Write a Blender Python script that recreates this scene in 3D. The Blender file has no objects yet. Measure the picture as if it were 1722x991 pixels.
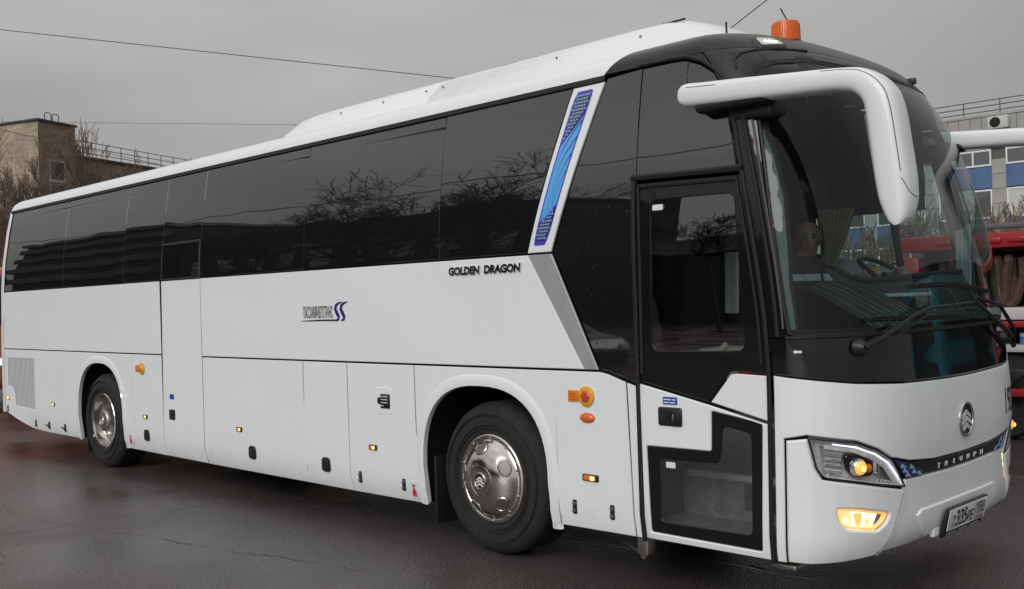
import bpy, bmesh, math, random
import numpy as np
from math import sin, cos, pi, radians, hypot, atan2, sqrt
from mathutils import Vector, Matrix
from mathutils.geometry import delaunay_2d_cdt

SC = bpy.context.scene
COL = SC.collection
random.seed(7)

# ---------------------------------------------------------------- camera, sky, sun, exposure
cam_d = bpy.data.cameras.new('camera')
cam = bpy.data.objects.new('camera', cam_d); COL.objects.link(cam)
_yaw, _pitch, _roll = 0.7795, 0.0032, -0.0310
_F = Vector((-cos(_yaw)*cos(_pitch), sin(_yaw)*cos(_pitch), sin(_pitch)))
_R = Vector((sin(_yaw), cos(_yaw), 0)); _U = _R.cross(_F)
_c, _s = cos(_roll), sin(_roll)
_R2, _U2 = _c*_R + _s*_U, -_s*_R + _c*_U
cam.matrix_world = Matrix(((_R2.x, _U2.x, -_F.x, 2.4309), (_R2.y, _U2.y, -_F.y, -4.7359),
                           (_R2.z, _U2.z, -_F.z, 1.7462), (0, 0, 0, 1)))
cam_d.sensor_width = 36; cam_d.lens = 1726.06/1722*36
cam_d.clip_start = 0.05; cam_d.clip_end = 2000
SC.camera = cam

SUN_EL, SUN_AZ = radians(30), radians(165)      # azimuth measured from +y, clockwise: behind the camera
W = bpy.data.worlds.new('World'); SC.world = W; W.use_nodes = True
nt = W.node_tree; nd = nt.nodes; lk = nt.links; nd.clear()
def N(t, **kw):
    n = nd.new(t)
    for k, v in kw.items(): setattr(n, k, v)
    return n
sky = N('ShaderNodeTexSky', sky_type='NISHITA', sun_disc=False, sun_elevation=SUN_EL, sun_rotation=SUN_AZ)
sky.dust_density = 4.0
hs = N('ShaderNodeHueSaturation'); hs.inputs['Saturation'].default_value = 0.10
lk.new(sky.outputs[0], hs.inputs['Color'])
tc = N('ShaderNodeTexCoord'); sx = N('ShaderNodeSeparateXYZ'); lk.new(tc.outputs['Generated'], sx.inputs[0])
# overcast deck: brighter towards the zenith (CIE overcast sky), soft darker cloud folds
mr = N('ShaderNodeMapRange'); mr.inputs['From Min'].default_value = 0.0; mr.inputs['From Max'].default_value = 1.0
mr.inputs['To Min'].default_value = 3.2; mr.inputs['To Max'].default_value = 8.4
lk.new(sx.outputs['Z'], mr.inputs['Value'])
mp = N('ShaderNodeMapping'); mp.inputs['Scale'].default_value = (1.0, 1.0, 3.4); mp.inputs['Location'].default_value = (0.35, 0.1, 0.0)
lk.new(tc.outputs['Generated'], mp.inputs[0])
nz = N('ShaderNodeTexNoise'); nz.inputs['Scale'].default_value = 1.7; nz.inputs['Detail'].default_value = 4; nz.inputs['Roughness'].default_value = 0.45
lk.new(mp.outputs[0], nz.inputs['Vector'])
cr = N('ShaderNodeMapRange'); cr.inputs['From Min'].default_value = 0.34; cr.inputs['From Max'].default_value = 0.64
cr.inputs['To Min'].default_value = 0.80; cr.inputs['To Max'].default_value = 1.10
lk.new(nz.outputs['Fac'], cr.inputs['Value'])
mul = N('ShaderNodeMath', operation='MULTIPLY'); 
# a darker cloud bank over one side of the sky
dt = N('ShaderNodeVectorMath', operation='DOT_PRODUCT'); lk.new(tc.outputs['Generated'], dt.inputs[0]); dt.inputs[1].default_value = (0.35, 0.94, 0)
bk = N('ShaderNodeMapRange'); bk.inputs['From Min'].default_value = 0.25; bk.inputs['From Max'].default_value = 0.95; bk.inputs['To Min'].default_value = 1.10; bk.inputs['To Max'].default_value = 0.68
lk.new(dt.outputs['Value'], bk.inputs['Value'])
mul0 = N('ShaderNodeMath', operation='MULTIPLY'); lk.new(cr.outputs[0], mul0.inputs[0]); lk.new(bk.outputs[0], mul0.inputs[1])
lk.new(mr.outputs[0], mul.inputs[0]); lk.new(mul0.outputs[0], mul.inputs[1])
tint = N('ShaderNodeMix', data_type='RGBA', blend_type='MULTIPLY'); tint.inputs[0].default_value = 1
tint.inputs[6].default_value = (1.0, 0.985, 0.962, 1); lk.new(mul.outputs[0], tint.inputs[7])
mx = N('ShaderNodeMix', data_type='RGBA'); mx.inputs[0].default_value = 0.9
lk.new(hs.outputs[0], mx.inputs[6]); lk.new(tint.outputs[2], mx.inputs[7])
bg = N('ShaderNodeBackground'); bg.inputs['Strength'].default_value = 0.1
lk.new(mx.outputs[2], bg.inputs['Color'])
wo = N('ShaderNodeOutputWorld'); lk.new(bg.outputs[0], wo.inputs['Surface'])

sun_d = bpy.data.lights.new('sun', 'SUN'); sun_d.energy = 1.4; sun_d.angle = radians(35); sun_d.color = (1.0, 0.975, 0.94)
sun = bpy.data.objects.new('sun', sun_d); COL.objects.link(sun)
_dir = Vector((sin(SUN_AZ)*cos(SUN_EL), cos(SUN_AZ)*cos(SUN_EL), sin(SUN_EL)))
sun.rotation_euler = _dir.to_track_quat('Z', 'Y').to_euler()
SC.view_settings.view_transform = 'Standard'; SC.view_settings.look = 'None'
SC.view_settings.exposure = 0.0; SC.view_settings.gamma = 1.0; SC.view_settings.use_curve_mapping = False
SC.render.engine = 'CYCLES'
SC.cycles.max_bounces = 10; SC.cycles.transparent_max_bounces = 16; SC.cycles.glossy_bounces = 4
SC.cycles.diffuse_bounces = 4; SC.cycles.use_denoising = True
SC.cycles.sample_clamp_indirect = 6

# ---------------------------------------------------------------- materials
def mat(name, base, rough=0.5, metal=0.0, ior=1.45, coat=0.0, emit=None, es=0.0, var=0.0, vscale=6.0, bump=0.0, bscale=40.0,
        vec=None, spec=0.5, alpha=None):
    m = bpy.data.materials.new(name); m.use_nodes = True
    t = m.node_tree; b = t.nodes['Principled BSDF']
    b.inputs['Base Color'].default_value = (*base, 1); b.inputs['Roughness'].default_value = rough
    b.inputs['Metallic'].default_value = metal; b.inputs['IOR'].default_value = ior
    b.inputs['Coat Weight'].default_value = coat; b.inputs['Coat Roughness'].default_value = 0.06
    b.inputs['Specular IOR Level'].default_value = spec
    if emit: b.inputs['Emission Color'].default_value = (*emit, 1); b.inputs['Emission Strength'].default_value = es
    tcn = None
    if var or bump:
        tcn = t.nodes.new('ShaderNodeTexCoord'); mpn = t.nodes.new('ShaderNodeMapping')
        t.links.new(tcn.outputs['Object'], mpn.inputs[0])
        if vec: mpn.inputs['Scale'].default_value = vec
    if var:
        n = t.nodes.new('ShaderNodeTexNoise'); n.inputs['Scale'].default_value = vscale; n.inputs['Detail'].default_value = 5
        t.links.new(mpn.outputs[0], n.inputs['Vector'])
        r = t.nodes.new('ShaderNodeMapRange'); r.inputs['From Min'].default_value = 0.3; r.inputs['From Max'].default_value = 0.7
        r.inputs['To Min'].default_value = 1-var; r.inputs['To Max'].default_value = 1+var*0.5
        t.links.new(n.outputs['Fac'], r.inputs['Value'])
        x = t.nodes.new('ShaderNodeMix'); x.data_type = 'RGBA'; x.blend_type = 'MULTIPLY'; x.inputs[0].default_value = 1
        x.inputs[6].default_value = (*base, 1); t.links.new(r.outputs[0], x.inputs[7]); t.links.new(x.outputs[2], b.inputs['Base Color'])
    if bump:
        n2 = t.nodes.new('ShaderNodeTexNoise'); n2.inputs['Scale'].default_value = bscale; n2.inputs['Detail'].default_value = 3
        t.links.new(mpn.outputs[0], n2.inputs['Vector'])
        bp = t.nodes.new('ShaderNodeBump'); bp.inputs['Strength'].default_value = bump; bp.inputs['Distance'].default_value = 0.01
        t.links.new(n2.outputs['Fac'], bp.inputs['Height']); t.links.new(bp.outputs[0], b.inputs['Normal'])
    return m

def paint(name, base, rough, streak=0.10, coat=.35):
    """gloss paint with faint rain streaks and road dirt that thickens in vertical runs"""
    m = mat(name, base, rough, coat=coat)
    t = m.node_tree; b = t.nodes['Principled BSDF']; L = t.links
    tcn = t.nodes.new('ShaderNodeTexCoord')
    def noise(scale, vec, lo, hi, a, c):
        mpn = t.nodes.new('ShaderNodeMapping'); mpn.inputs['Scale'].default_value = vec; L.new(tcn.outputs['Object'], mpn.inputs[0])
        n = t.nodes.new('ShaderNodeTexNoise'); n.inputs['Scale'].default_value = scale; n.inputs['Detail'].default_value = 4
        L.new(mpn.outputs[0], n.inputs['Vector'])
        r = t.nodes.new('ShaderNodeMapRange'); r.inputs['From Min'].default_value = lo; r.inputs['From Max'].default_value = hi
        r.inputs['To Min'].default_value = a; r.inputs['To Max'].default_value = c; L.new(n.outputs['Fac'], r.inputs['Value'])
        return r.outputs[0]
    s1 = noise(1.0, (22, 22, 0.7), 0.55, 0.85, 1.0, 1-streak*1.5)
    s2 = noise(1.0, (1.3, 1.3, 1.6), 0.3, 0.7, 1-streak*0.5, 1.0)
    mm = t.nodes.new('ShaderNodeMath'); mm.operation = 'MULTIPLY'; L.new(s1, mm.inputs[0]); L.new(s2, mm.inputs[1])
    x = t.nodes.new('ShaderNodeMix'); x.data_type = 'RGBA'; x.inputs[6].default_value = (0.33, 0.30, 0.27, 1); x.inputs[7].default_value = (*base, 1)
    L.new(mm.outputs[0], x.inputs[0]); L.new(x.outputs[2], b.inputs['Base Color'])
    # road spray thrown up along the skirt
    sp_ = t.nodes.new('ShaderNodeSeparateXYZ'); L.new(tcn.outputs['Object'], sp_.inputs[0])
    zr_ = t.nodes.new('ShaderNodeMapRange'); zr_.inputs['From Min'].default_value = .62; zr_.inputs['From Max'].default_value = .24; L.new(sp_.outputs['Z'], zr_.inputs['Value'])
    ng = noise(7.0, (1.0, 1.0, 1.0), .50, .80, 0, .14); mg = t.nodes.new('ShaderNodeMath'); mg.operation = 'MULTIPLY'; L.new(zr_.outputs[0], mg.inputs[0]); L.new(ng, mg.inputs[1])
    x2 = t.nodes.new('ShaderNodeMix'); x2.data_type = 'RGBA'; x2.inputs[7].default_value = (0.22, 0.19, 0.17, 1); L.new(mg.outputs[0], x2.inputs[0]); L.new(x.outputs[2], x2.inputs[6]); L.new(x2.outputs[2], b.inputs['Base Color'])
    rr = noise(9.0, (1, 1, .4), 0.35, 0.7, rough, rough+0.16); L.new(rr, b.inputs['Roughness'])
    return m

def tinted(name, base, ior=2.0, wav=0.35, wscale=1.1, rough=0.012, drops=0.0):
    """dark privacy glass: glossy, slightly wavy"""
    m = mat(name, base, rough, ior=ior)
    t = m.node_tree; b = t.nodes['Principled BSDF']; L = t.links
    tcn = t.nodes.new('ShaderNodeTexCoord'); mpn = t.nodes.new('ShaderNodeMapping'); mpn.inputs['Scale'].default_value = (1, 1, 1.5)
    oi = t.nodes.new('ShaderNodeObjectInfo'); sc_ = t.nodes.new('ShaderNodeMath'); sc_.operation = 'MULTIPLY'; sc_.inputs[1].default_value = 40; L.new(oi.outputs['Random'], sc_.inputs[0]); L.new(sc_.outputs[0], mpn.inputs['Location'])
    L.new(tcn.outputs['Object'], mpn.inputs[0])
    n = t.nodes.new('ShaderNodeTexNoise'); n.inputs['Scale'].default_value = wscale; n.inputs['Detail'].default_value = 0.6
    L.new(mpn.outputs[0], n.inputs['Vector'])
    bp = t.nodes.new('ShaderNodeBump'); bp.inputs['Strength'].default_value = wav; bp.inputs['Distance'].default_value = 0.02
    L.new(n.outputs['Fac'], bp.inputs['Height'])
    last = bp
    if drops:
        v = t.nodes.new('ShaderNodeTexVoronoi'); v.inputs['Scale'].default_value = 26
        mp3 = t.nodes.new('ShaderNodeMapping'); mp3.inputs['Scale'].default_value = (1, 1, 0.6); L.new(tcn.outputs['Object'], mp3.inputs[0])
        L.new(mp3.outputs[0], v.inputs['Vector'])
        r3 = t.nodes.new('ShaderNodeMapRange'); r3.inputs['From Min'].default_value = 0.0; r3.inputs['From Max'].default_value = 0.13
        r3.inputs['To Min'].default_value = 1; r3.inputs['To Max'].default_value = 0; L.new(v.outputs['Distance'], r3.inputs['Value'])
        b3 = t.nodes.new('ShaderNodeBump'); b3.inputs['Strength'].default_value = drops; b3.inputs['Distance'].default_value = 0.004
        L.new(r3.outputs[0], b3.inputs['Height']); L.new(bp.outputs[0], b3.inputs['Normal']); last = b3
    L.new(last.outputs[0], b.inputs['Normal'])
    # dried rain film: uneven gloss
    n4 = t.nodes.new('ShaderNodeTexNoise'); n4.inputs['Scale'].default_value = 1.0; n4.inputs['Detail'].default_value = 4
    mp4 = t.nodes.new('ShaderNodeMapping'); mp4.inputs['Scale'].default_value = (24, 24, .7); L.new(tcn.outputs['Object'], mp4.inputs[0]); L.new(mp4.outputs[0], n4.inputs['Vector'])
    r4 = t.nodes.new('ShaderNodeMapRange'); r4.inputs['From Min'].default_value = .4; r4.inputs['From Max'].default_value = .8
    r4.inputs['To Min'].default_value = rough; r4.inputs['To Max'].default_value = rough+0.035; L.new(n4.outputs['Fac'], r4.inputs['Value']); L.new(r4.outputs[0], b.inputs['Roughness'])
    return m

def clear(name, tintc, ior=1.5, rough=0.0, wav=0.0, refl=1.0):
    """see-through glass: tinted transparency under a Fresnel reflection"""
    m = bpy.data.materials.new(name); m.use_nodes = True; t = m.node_tree; t.nodes.clear(); L = t.links
    o = t.nodes.new('ShaderNodeOutputMaterial'); tr = t.nodes.new('ShaderNodeBsdfTransparent'); tr.inputs[0].default_value = (*tintc, 1)
    gl = t.nodes.new('ShaderNodeBsdfGlossy'); gl.inputs['Roughness'].default_value = rough; gl.inputs[0].default_value = (refl, refl, refl, 1)
    f0 = ((ior-1)/(ior+1))**2            # Schlick's Fresnel, the same from both faces
    fr = t.nodes.new('ShaderNodeLayerWeight'); fr.inputs['Blend'].default_value = .5
    pw = t.nodes.new('ShaderNodeMath'); pw.operation = 'POWER'; pw.inputs[1].default_value = 5; L.new(fr.outputs['Facing'], pw.inputs[0])
    ma = t.nodes.new('ShaderNodeMath'); ma.operation = 'MULTIPLY_ADD'; ma.inputs[1].default_value = 1-f0; ma.inputs[2].default_value = f0; L.new(pw.outputs[0], ma.inputs[0])
    mxs = t.nodes.new('ShaderNodeMixShader'); L.new(ma.outputs[0], mxs.inputs[0]); L.new(tr.outputs[0], mxs.inputs[1]); L.new(gl.outputs[0], mxs.inputs[2])
    L.new(mxs.outputs[0], o.inputs['Surface'])
    if wav:
        tcn = t.nodes.new('ShaderNodeTexCoord'); n = t.nodes.new('ShaderNodeTexNoise'); n.inputs['Scale'].default_value = 1.3
        L.new(tcn.outputs['Object'], n.inputs['Vector']); bp = t.nodes.new('ShaderNodeBump'); bp.inputs['Strength'].default_value = wav; bp.inputs['Distance'].default_value = .02
        L.new(n.outputs['Fac'], bp.inputs['Height']); L.new(bp.outputs[0], gl.inputs['Normal'])
    return m

M = dict(
 white=paint('white_paint', (0.80, 0.83, 0.86), 0.28, 0.05),
 roofwhite=paint('roof_white', (0.77, 0.795, 0.82), 0.30, 0.03),
 silver=mat('silver_paint', (0.44, 0.45, 0.46), 0.38, metal=0.35, var=.1, vscale=8),
 blackgloss=tinted('black_gloss', (0.008, 0.008, 0.009), ior=1.5, wav=0.10, wscale=1.2, rough=0.03),
 capblack=mat('cap_black', (0.014, 0.014, 0.017), 0.34, coat=0.15, var=.4, vscale=1.0, vec=(26, 26, 1.2)),
 sideglass=tinted('privacy_glass', (0.008, 0.009, 0.010), ior=2.15, wav=0.15, wscale=1.35, rough=0.004),
 sideglassf=tinted('privacy_glass_front', (0.008, 0.008, 0.009), ior=2.15, wav=0.12, wscale=0.8, drops=0.22),
 doorglass=clear('door_glass', (0.80, 0.83, 0.83), ior=2.55),
 windscreen=clear('windscreen_glass', (0.53, 0.66, 0.67), ior=1.42, wav=.12),
 sidewin=clear('driver_glass', (0.86, 0.92, 0.92), ior=1.35),
 rubber=mat('black_rubber', (0.012, 0.012, 0.012), 0.55),
 dark=mat('dark_frame', (0.010, 0.010, 0.010), 0.8),
 plastic=mat('black_plastic', (0.016, 0.016, 0.017), 0.38, bump=.1, bscale=300),
 tyre=mat('tyre_rubber', (0.020, 0.0195, 0.0195), 0.80, var=.35, vscale=9, bump=.25, bscale=60),
 chrome=mat('bright_metal', (0.66, 0.63, 0.59), 0.14, metal=1.0, var=.15, vscale=10),
 steel=mat('grey_steel', (0.40, 0.38, 0.36), 0.34, metal=.9, var=.3, vscale=12),
 mirrorchrome=mat('reflector_chrome', (0.85, 0.86, 0.88), 0.09, metal=1.0),
 lens=clear('lamp_lens', (0.95, 0.95, 0.95), ior=1.4),
 amber=mat('amber_lens', (0.75, 0.20, 0.01), 0.22, coat=.6),
 amberlit=mat('amber_lamp_lit', (0.9, 0.40, 0.06), 0.12, coat=.8, emit=(1.0, 0.45, 0.08), es=.8),
 amberhot=mat('amber_bulb_lit', (1, .7, .2), 0.3, emit=(1.0, 0.56, 0.14), es=3.2),
 orange=mat('orange_plastic', (0.70, 0.13, 0.012), 0.25, coat=.5, bump=.2, bscale=90),
 yellowdisc=mat('yellow_plastic', (0.72, 0.36, 0.02), 0.4),
 redglass=mat('red_reflector', (0.55, 0.06, 0.03), 0.25, coat=.5),
 foglit=mat('fog_lamp_lit', (1, .9, .7), 0.3, emit=(1.0, 0.80, 0.46), es=3.2),
 fogwarm=mat('fog_lamp_warm', (1, .7, .3), 0.3, emit=(1.0, 0.52, 0.12), es=.55),
 drl=mat('led_strip_lit', (.9, .93, 1), 0.2, emit=(0.80, 0.88, 1.0), es=1.1),
 ledwhite=mat('led_lit', (1, 1, 1), 0.2, emit=(1.0, 0.98, 0.90), es=4),
 markerlens=mat('marker_lens', (0.62, 0.64, 0.60), 0.3, coat=.5),
 blueprint=mat('print_blue', (0.10, 0.40, 0.84), 0.35, coat=.3),
 violet=mat('print_violet', (0.075, 0.055, 0.52), 0.35, coat=.3),
 printdark=mat('print_dark', (0.025, 0.03, 0.10), 0.35, coat=.3),
 printpale=mat('print_pale', (0.30, 0.44, 0.66), 0.35, coat=.3),
 ink=mat('print_black', (0.012, 0.012, 0.016), 0.5),
 inkblue=mat('print_navy', (0.02, 0.012, 0.16), 0.5),
 stickblue=mat('sticker_blue', (0.01, 0.06, 0.36), 0.4),
 stickred=mat('sticker_red', (0.60, 0.015, 0.05), 0.5),
 stickwhite=mat('sticker_white', (0.74, 0.74, 0.74), 0.5),
 platewhite=mat('plate_white', (0.86, 0.87, 0.88), 0.35),
 interior=mat('interior_grey', (0.065, 0.068, 0.070), 0.8, var=.2, vscale=30),
 interiordark=mat('interior_dark', (0.016, 0.020, 0.026), 0.9),
 bowl=mat('lamp_bowl', (0.68, 0.69, 0.71), 0.35, metal=.15, var=.25, vscale=30),
 hole=mat('hole_metal', (0.16, 0.155, 0.15), 0.42, metal=.6),
 trimgrey=mat('pillar_trim_grey', (0.24, 0.22, 0.225), 0.7, var=.15, vscale=20),
 seatgrey=mat('seat_cloth', (0.72, 0.74, 0.74), 0.8, var=.2, vscale=30),
 seatbeige=mat('armrest_beige', (0.62, 0.60, 0.52), 0.6),
 step=mat('step_grey', (0.20, 0.20, 0.20), 0.7, var=.3, vscale=14),
 stepnose=mat('step_nosing', (0.48, 0.47, 0.46), 0.4),
 curtain=mat('curtain_cloth', (0.46, 0.38, 0.22), 0.9, var=.2, vscale=20),
 blind=mat('blind_navy', (0.018, 0.030, 0.050), 0.9),
 reflrib=mat('reflection_rib', (0.13, 0.145, 0.14), 0.9),
 curtainpale=mat('curtain_pale', (0.50, 0.56, 0.55), 0.9, var=.15, vscale=30),
 dash=mat('dash_grey', (0.030, 0.032, 0.032), 0.7, var=.2, vscale=20),
 redplast=mat('red_plastic', (0.42, 0.02, 0.025), 0.4),
)

# ---------------------------------------------------------------- mesh helpers
def tag(o, label=None, cat=None, group=None, kind=None):
    if label: o['label'] = label
    if cat: o['category'] = cat
    if group: o['group'] = group
    if kind: o['kind'] = kind
    return o
def empty(name, loc, label=None, cat=None, group=None, rz=0.0):
    o = bpy.data.objects.new(name, None); COL.objects.link(o); o.location = loc; o.rotation_euler = (0, 0, rz)
    o.empty_display_size = .3
    return tag(o, label, cat, group)
def rootpos(p):
    v = Vector((0, 0, 0))
    while p is not None: v = v + Vector(p.location); p = p.parent
    return v
def mesh(name, verts, faces, m, parent=None, smooth=35, mi=None, world=True, rz=0):
    """world=True: verts are in world space and moved into the parent's space"""
    off = rootpos(parent) if (world and parent is not None) else Vector((0, 0, 0))
    me = bpy.data.meshes.new(name)
    me.from_pydata([(v[0]-off.x, v[1]-off.y, v[2]-off.z) for v in verts], [], faces)
    for k in (m if isinstance(m, (list, tuple)) else [m]): me.materials.append(k)
    if mi is not None: me.polygons.foreach_set('material_index', mi)
    me.validate()
    if smooth: me.shade_smooth(); me.set_sharp_from_angle(angle=radians(smooth))
    me.update()
    o = bpy.data.objects.new(name, me); COL.objects.link(o)
    if parent is not None: o.parent = parent
    return o
def copyobj(o, parent=None, loc=None, rot=None):
    c = o.copy(); COL.objects.link(c)
    if parent is not None: c.parent = parent
    if loc is not None: c.location = loc
    if rot is not None: c.rotation_euler = rot
    return c
def copytree(o, parent=None):
    c = copyobj(o, parent)
    for ch in list(o.children): copytree(ch, c)
    return c

class MB:
    def __init__(s): s.v = []; s.f = []; s.m = []
    def add(s, v, f, mi=0):
        b = len(s.v); s.v += [tuple(p) for p in v]; s.f += [tuple(i+b for i in q) for q in f]; s.m += [mi]*len(f); return s
    def box(s, x0, x1, y0, y1, z0, z1, mi=0):
        v = [(x, y, z) for z in (z0, z1) for y in (y0, y1) for x in (x0, x1)]
        return s.add(v, [(0, 2, 3, 1), (4, 5, 7, 6), (0, 1, 5, 4), (2, 6, 7, 3), (0, 4, 6, 2), (1, 3, 7, 5)], mi)
    def bbox(s, x0, x1, y0, y1, z0, z1, r=.02, seg=2, mi=0, M4=None):
        bm = bmesh.new(); bmesh.ops.create_cube(bm, size=1)
        for v in bm.verts: v.co = Vector(((x0+x1)/2+v.co.x*(x1-x0), (y0+y1)/2+v.co.y*(y1-y0), (z0+z1)/2+v.co.z*(z1-z0)))
        bmesh.ops.bevel(bm, geom=list(bm.edges), offset=min(r, .49*min(x1-x0, y1-y0, z1-z0)), segments=seg, affect='EDGES', profile=.5)
        if M4 is not None: bm.transform(M4)
        bm.verts.index_update()
        s.add([v.co[:] for v in bm.verts], [[v.index for v in f.verts] for f in bm.faces], mi); bm.free(); return s
    def tube(s, pts, r, n=8, mi=0, cap=True):
        P = [Vector(p) for p in pts]; rs = r if isinstance(r, (list, tuple)) else [r]*len(P)
        t0 = (P[1]-P[0]).normalized(); a = t0.orthogonal().normalized(); vs = []; fs = []
        for i, p in enumerate(P):
            t = (P[min(i+1, len(P)-1)]-P[max(i-1, 0)]).normalized()
            a = (a-t*a.dot(t)).normalized(); b = t.cross(a)
            for k in range(n):
                q = 2*pi*k/n; vs.append(p+(a*cos(q)+b*sin(q))*rs[i])
        for i in range(len(P)-1):
            for k in range(n): fs.append((i*n+k, i*n+(k+1) % n, (i+1)*n+(k+1) % n, (i+1)*n+k))
        if cap: fs.append(tuple(range(n))[::-1]); fs.append(tuple((len(P)-1)*n+k for k in range(n)))
        return s.add(vs, fs, mi)
    def lathe(s, prof, c, axis='y', n=48, mi=0, sgn=1, sx=1, sz=1):
        """prof: (radius, along-axis)"""
        vs = []; fs = []
        for r, h in prof:
            for k in range(n):
                q = 2*pi*k/n; u, w = r*cos(q)*sx, r*sin(q)*sz
                vs.append({'y': (c[0]+u, c[1]+sgn*h, c[2]+w), 'z': (c[0]+u, c[1]+w, c[2]+h), 'x': (c[0]+sgn*h, c[1]+u, c[2]+w)}[axis])
        for i in range(len(prof)-1):
            for k in range(n): fs.append((i*n+k, i*n+(k+1) % n, (i+1)*n+(k+1) % n, (i+1)*n+k))
        return s.add(vs, fs, mi)
    def grid(s, rows, mi=0, closed=False):
        nr, nc = len(rows), len(rows[0]); vs = [p for r in rows for p in r]
        fs = [(i*nc+j, i*nc+j+1, (i+1)*nc+j+1, (i+1)*nc+j) for i in range(nr-1) for j in range(nc-1)]
        if closed: fs += [(i*nc+nc-1, i*nc, (i+1)*nc, (i+1)*nc+nc-1) for i in range(nr-1)]
        return s.add(vs, fs, mi)
    def build(s, name, m, parent=None, smooth=35, world=True):
        o = mesh(name, s.v, s.f, m, parent, smooth, s.m if isinstance(m, (list, tuple)) else None, world)
        bm = bmesh.new(); bm.from_mesh(o.data); bmesh.ops.recalc_face_normals(bm, faces=bm.faces); bm.to_mesh(o.data); bm.free()
        if smooth: o.data.set_sharp_from_angle(angle=radians(smooth))
        return o

def area2(p): return sum(p[i][0]*p[(i+1) % len(p)][1]-p[(i+1) % len(p)][0]*p[i][1] for i in range(len(p)))
def inset(poly, d):
    if d == 0: return list(poly)
    sg = 1 if area2(poly) > 0 else -1; n = len(poly); out = []
    for i in range(n):
        p0, p, p1 = poly[i-1], poly[i], poly[(i+1) % n]
        e0 = (p[0]-p0[0], p[1]-p0[1]); e1 = (p1[0]-p[0], p1[1]-p[1])
        l0 = hypot(*e0) or 1e-9; l1 = hypot(*e1) or 1e-9
        n0 = (-e0[1]/l0*sg, e0[0]/l0*sg); n1 = (-e1[1]/l1*sg, e1[0]/l1*sg)
        k = max(.35, 1+n0[0]*n1[0]+n0[1]*n1[1])
        out.append((p[0]+d*(n0[0]+n1[0])/k, p[1]+d*(n0[1]+n1[1])/k))
    return out
def inpoly(P, poly):
    x, y = P[:, 0], P[:, 1]; r = np.zeros(len(P), bool); n = len(poly)
    for i in range(n):
        (x0, y0), (x1, y1) = poly[i-1], poly[i]
        if y0 == y1: continue
        c = (y0 > y) != (y1 > y); r ^= c & (x < (x1-x0)*(y-y0)/(y1-y0)+x0)
    return r
def segdist(P, poly):
    d = np.full(len(P), 1e9)
    for i in range(len(poly)):
        a = np.array(poly[i-1]); b = np.array(poly[i]); ab = b-a; l = ab@ab or 1e-12
        t = np.clip(((P-a)@ab)/l, 0, 1); d = np.minimum(d, np.hypot(*(P-a-t[:, None]*ab).T))
    return d
def dens(poly, cnt):
    out = []
    for i, p in enumerate(poly):
        q = poly[(i+1) % len(poly)]
        for k in range(cnt[i]): t = k/cnt[i]; out.append((p[0]+(q[0]-p[0])*t, p[1]+(q[1]-p[1])*t))
    return out
def counts(poly, step): return [max(1, int(math.ceil(hypot(poly[(i+1) % len(poly)][0]-p[0], poly[(i+1) % len(poly)][1]-p[1])/step))) for i, p in enumerate(poly)]
def rrect(x0, x1, z0, z1, r, n=4):
    o = []
    for cx, cz, q0 in ((x1-r, z1-r, 0), (x0+r, z1-r, pi/2), (x0+r, z0+r, pi), (x1-r, z0+r, 1.5*pi)):
        for k in range(n+1): q = q0+pi/2*k/n; o.append((cx+r*cos(q), cz+r*sin(q)))
    return o
def rounded(poly, r, n=3):
    out = []
    for i, p in enumerate(poly):
        a = Vector(poly[i-1])-Vector(p); b = Vector(poly[(i+1) % len(poly)])-Vector(p)
        k = min(r, a.length*.45, b.length*.45); A = Vector(p)+a.normalized()*k; B = Vector(p)+b.normalized()*k
        for j in range(n+1):
            t = j/n; q = A*(1-t)**2+Vector(p)*2*t*(1-t)+B*t*t; out.append((q.x, q.y))
    return out
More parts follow.
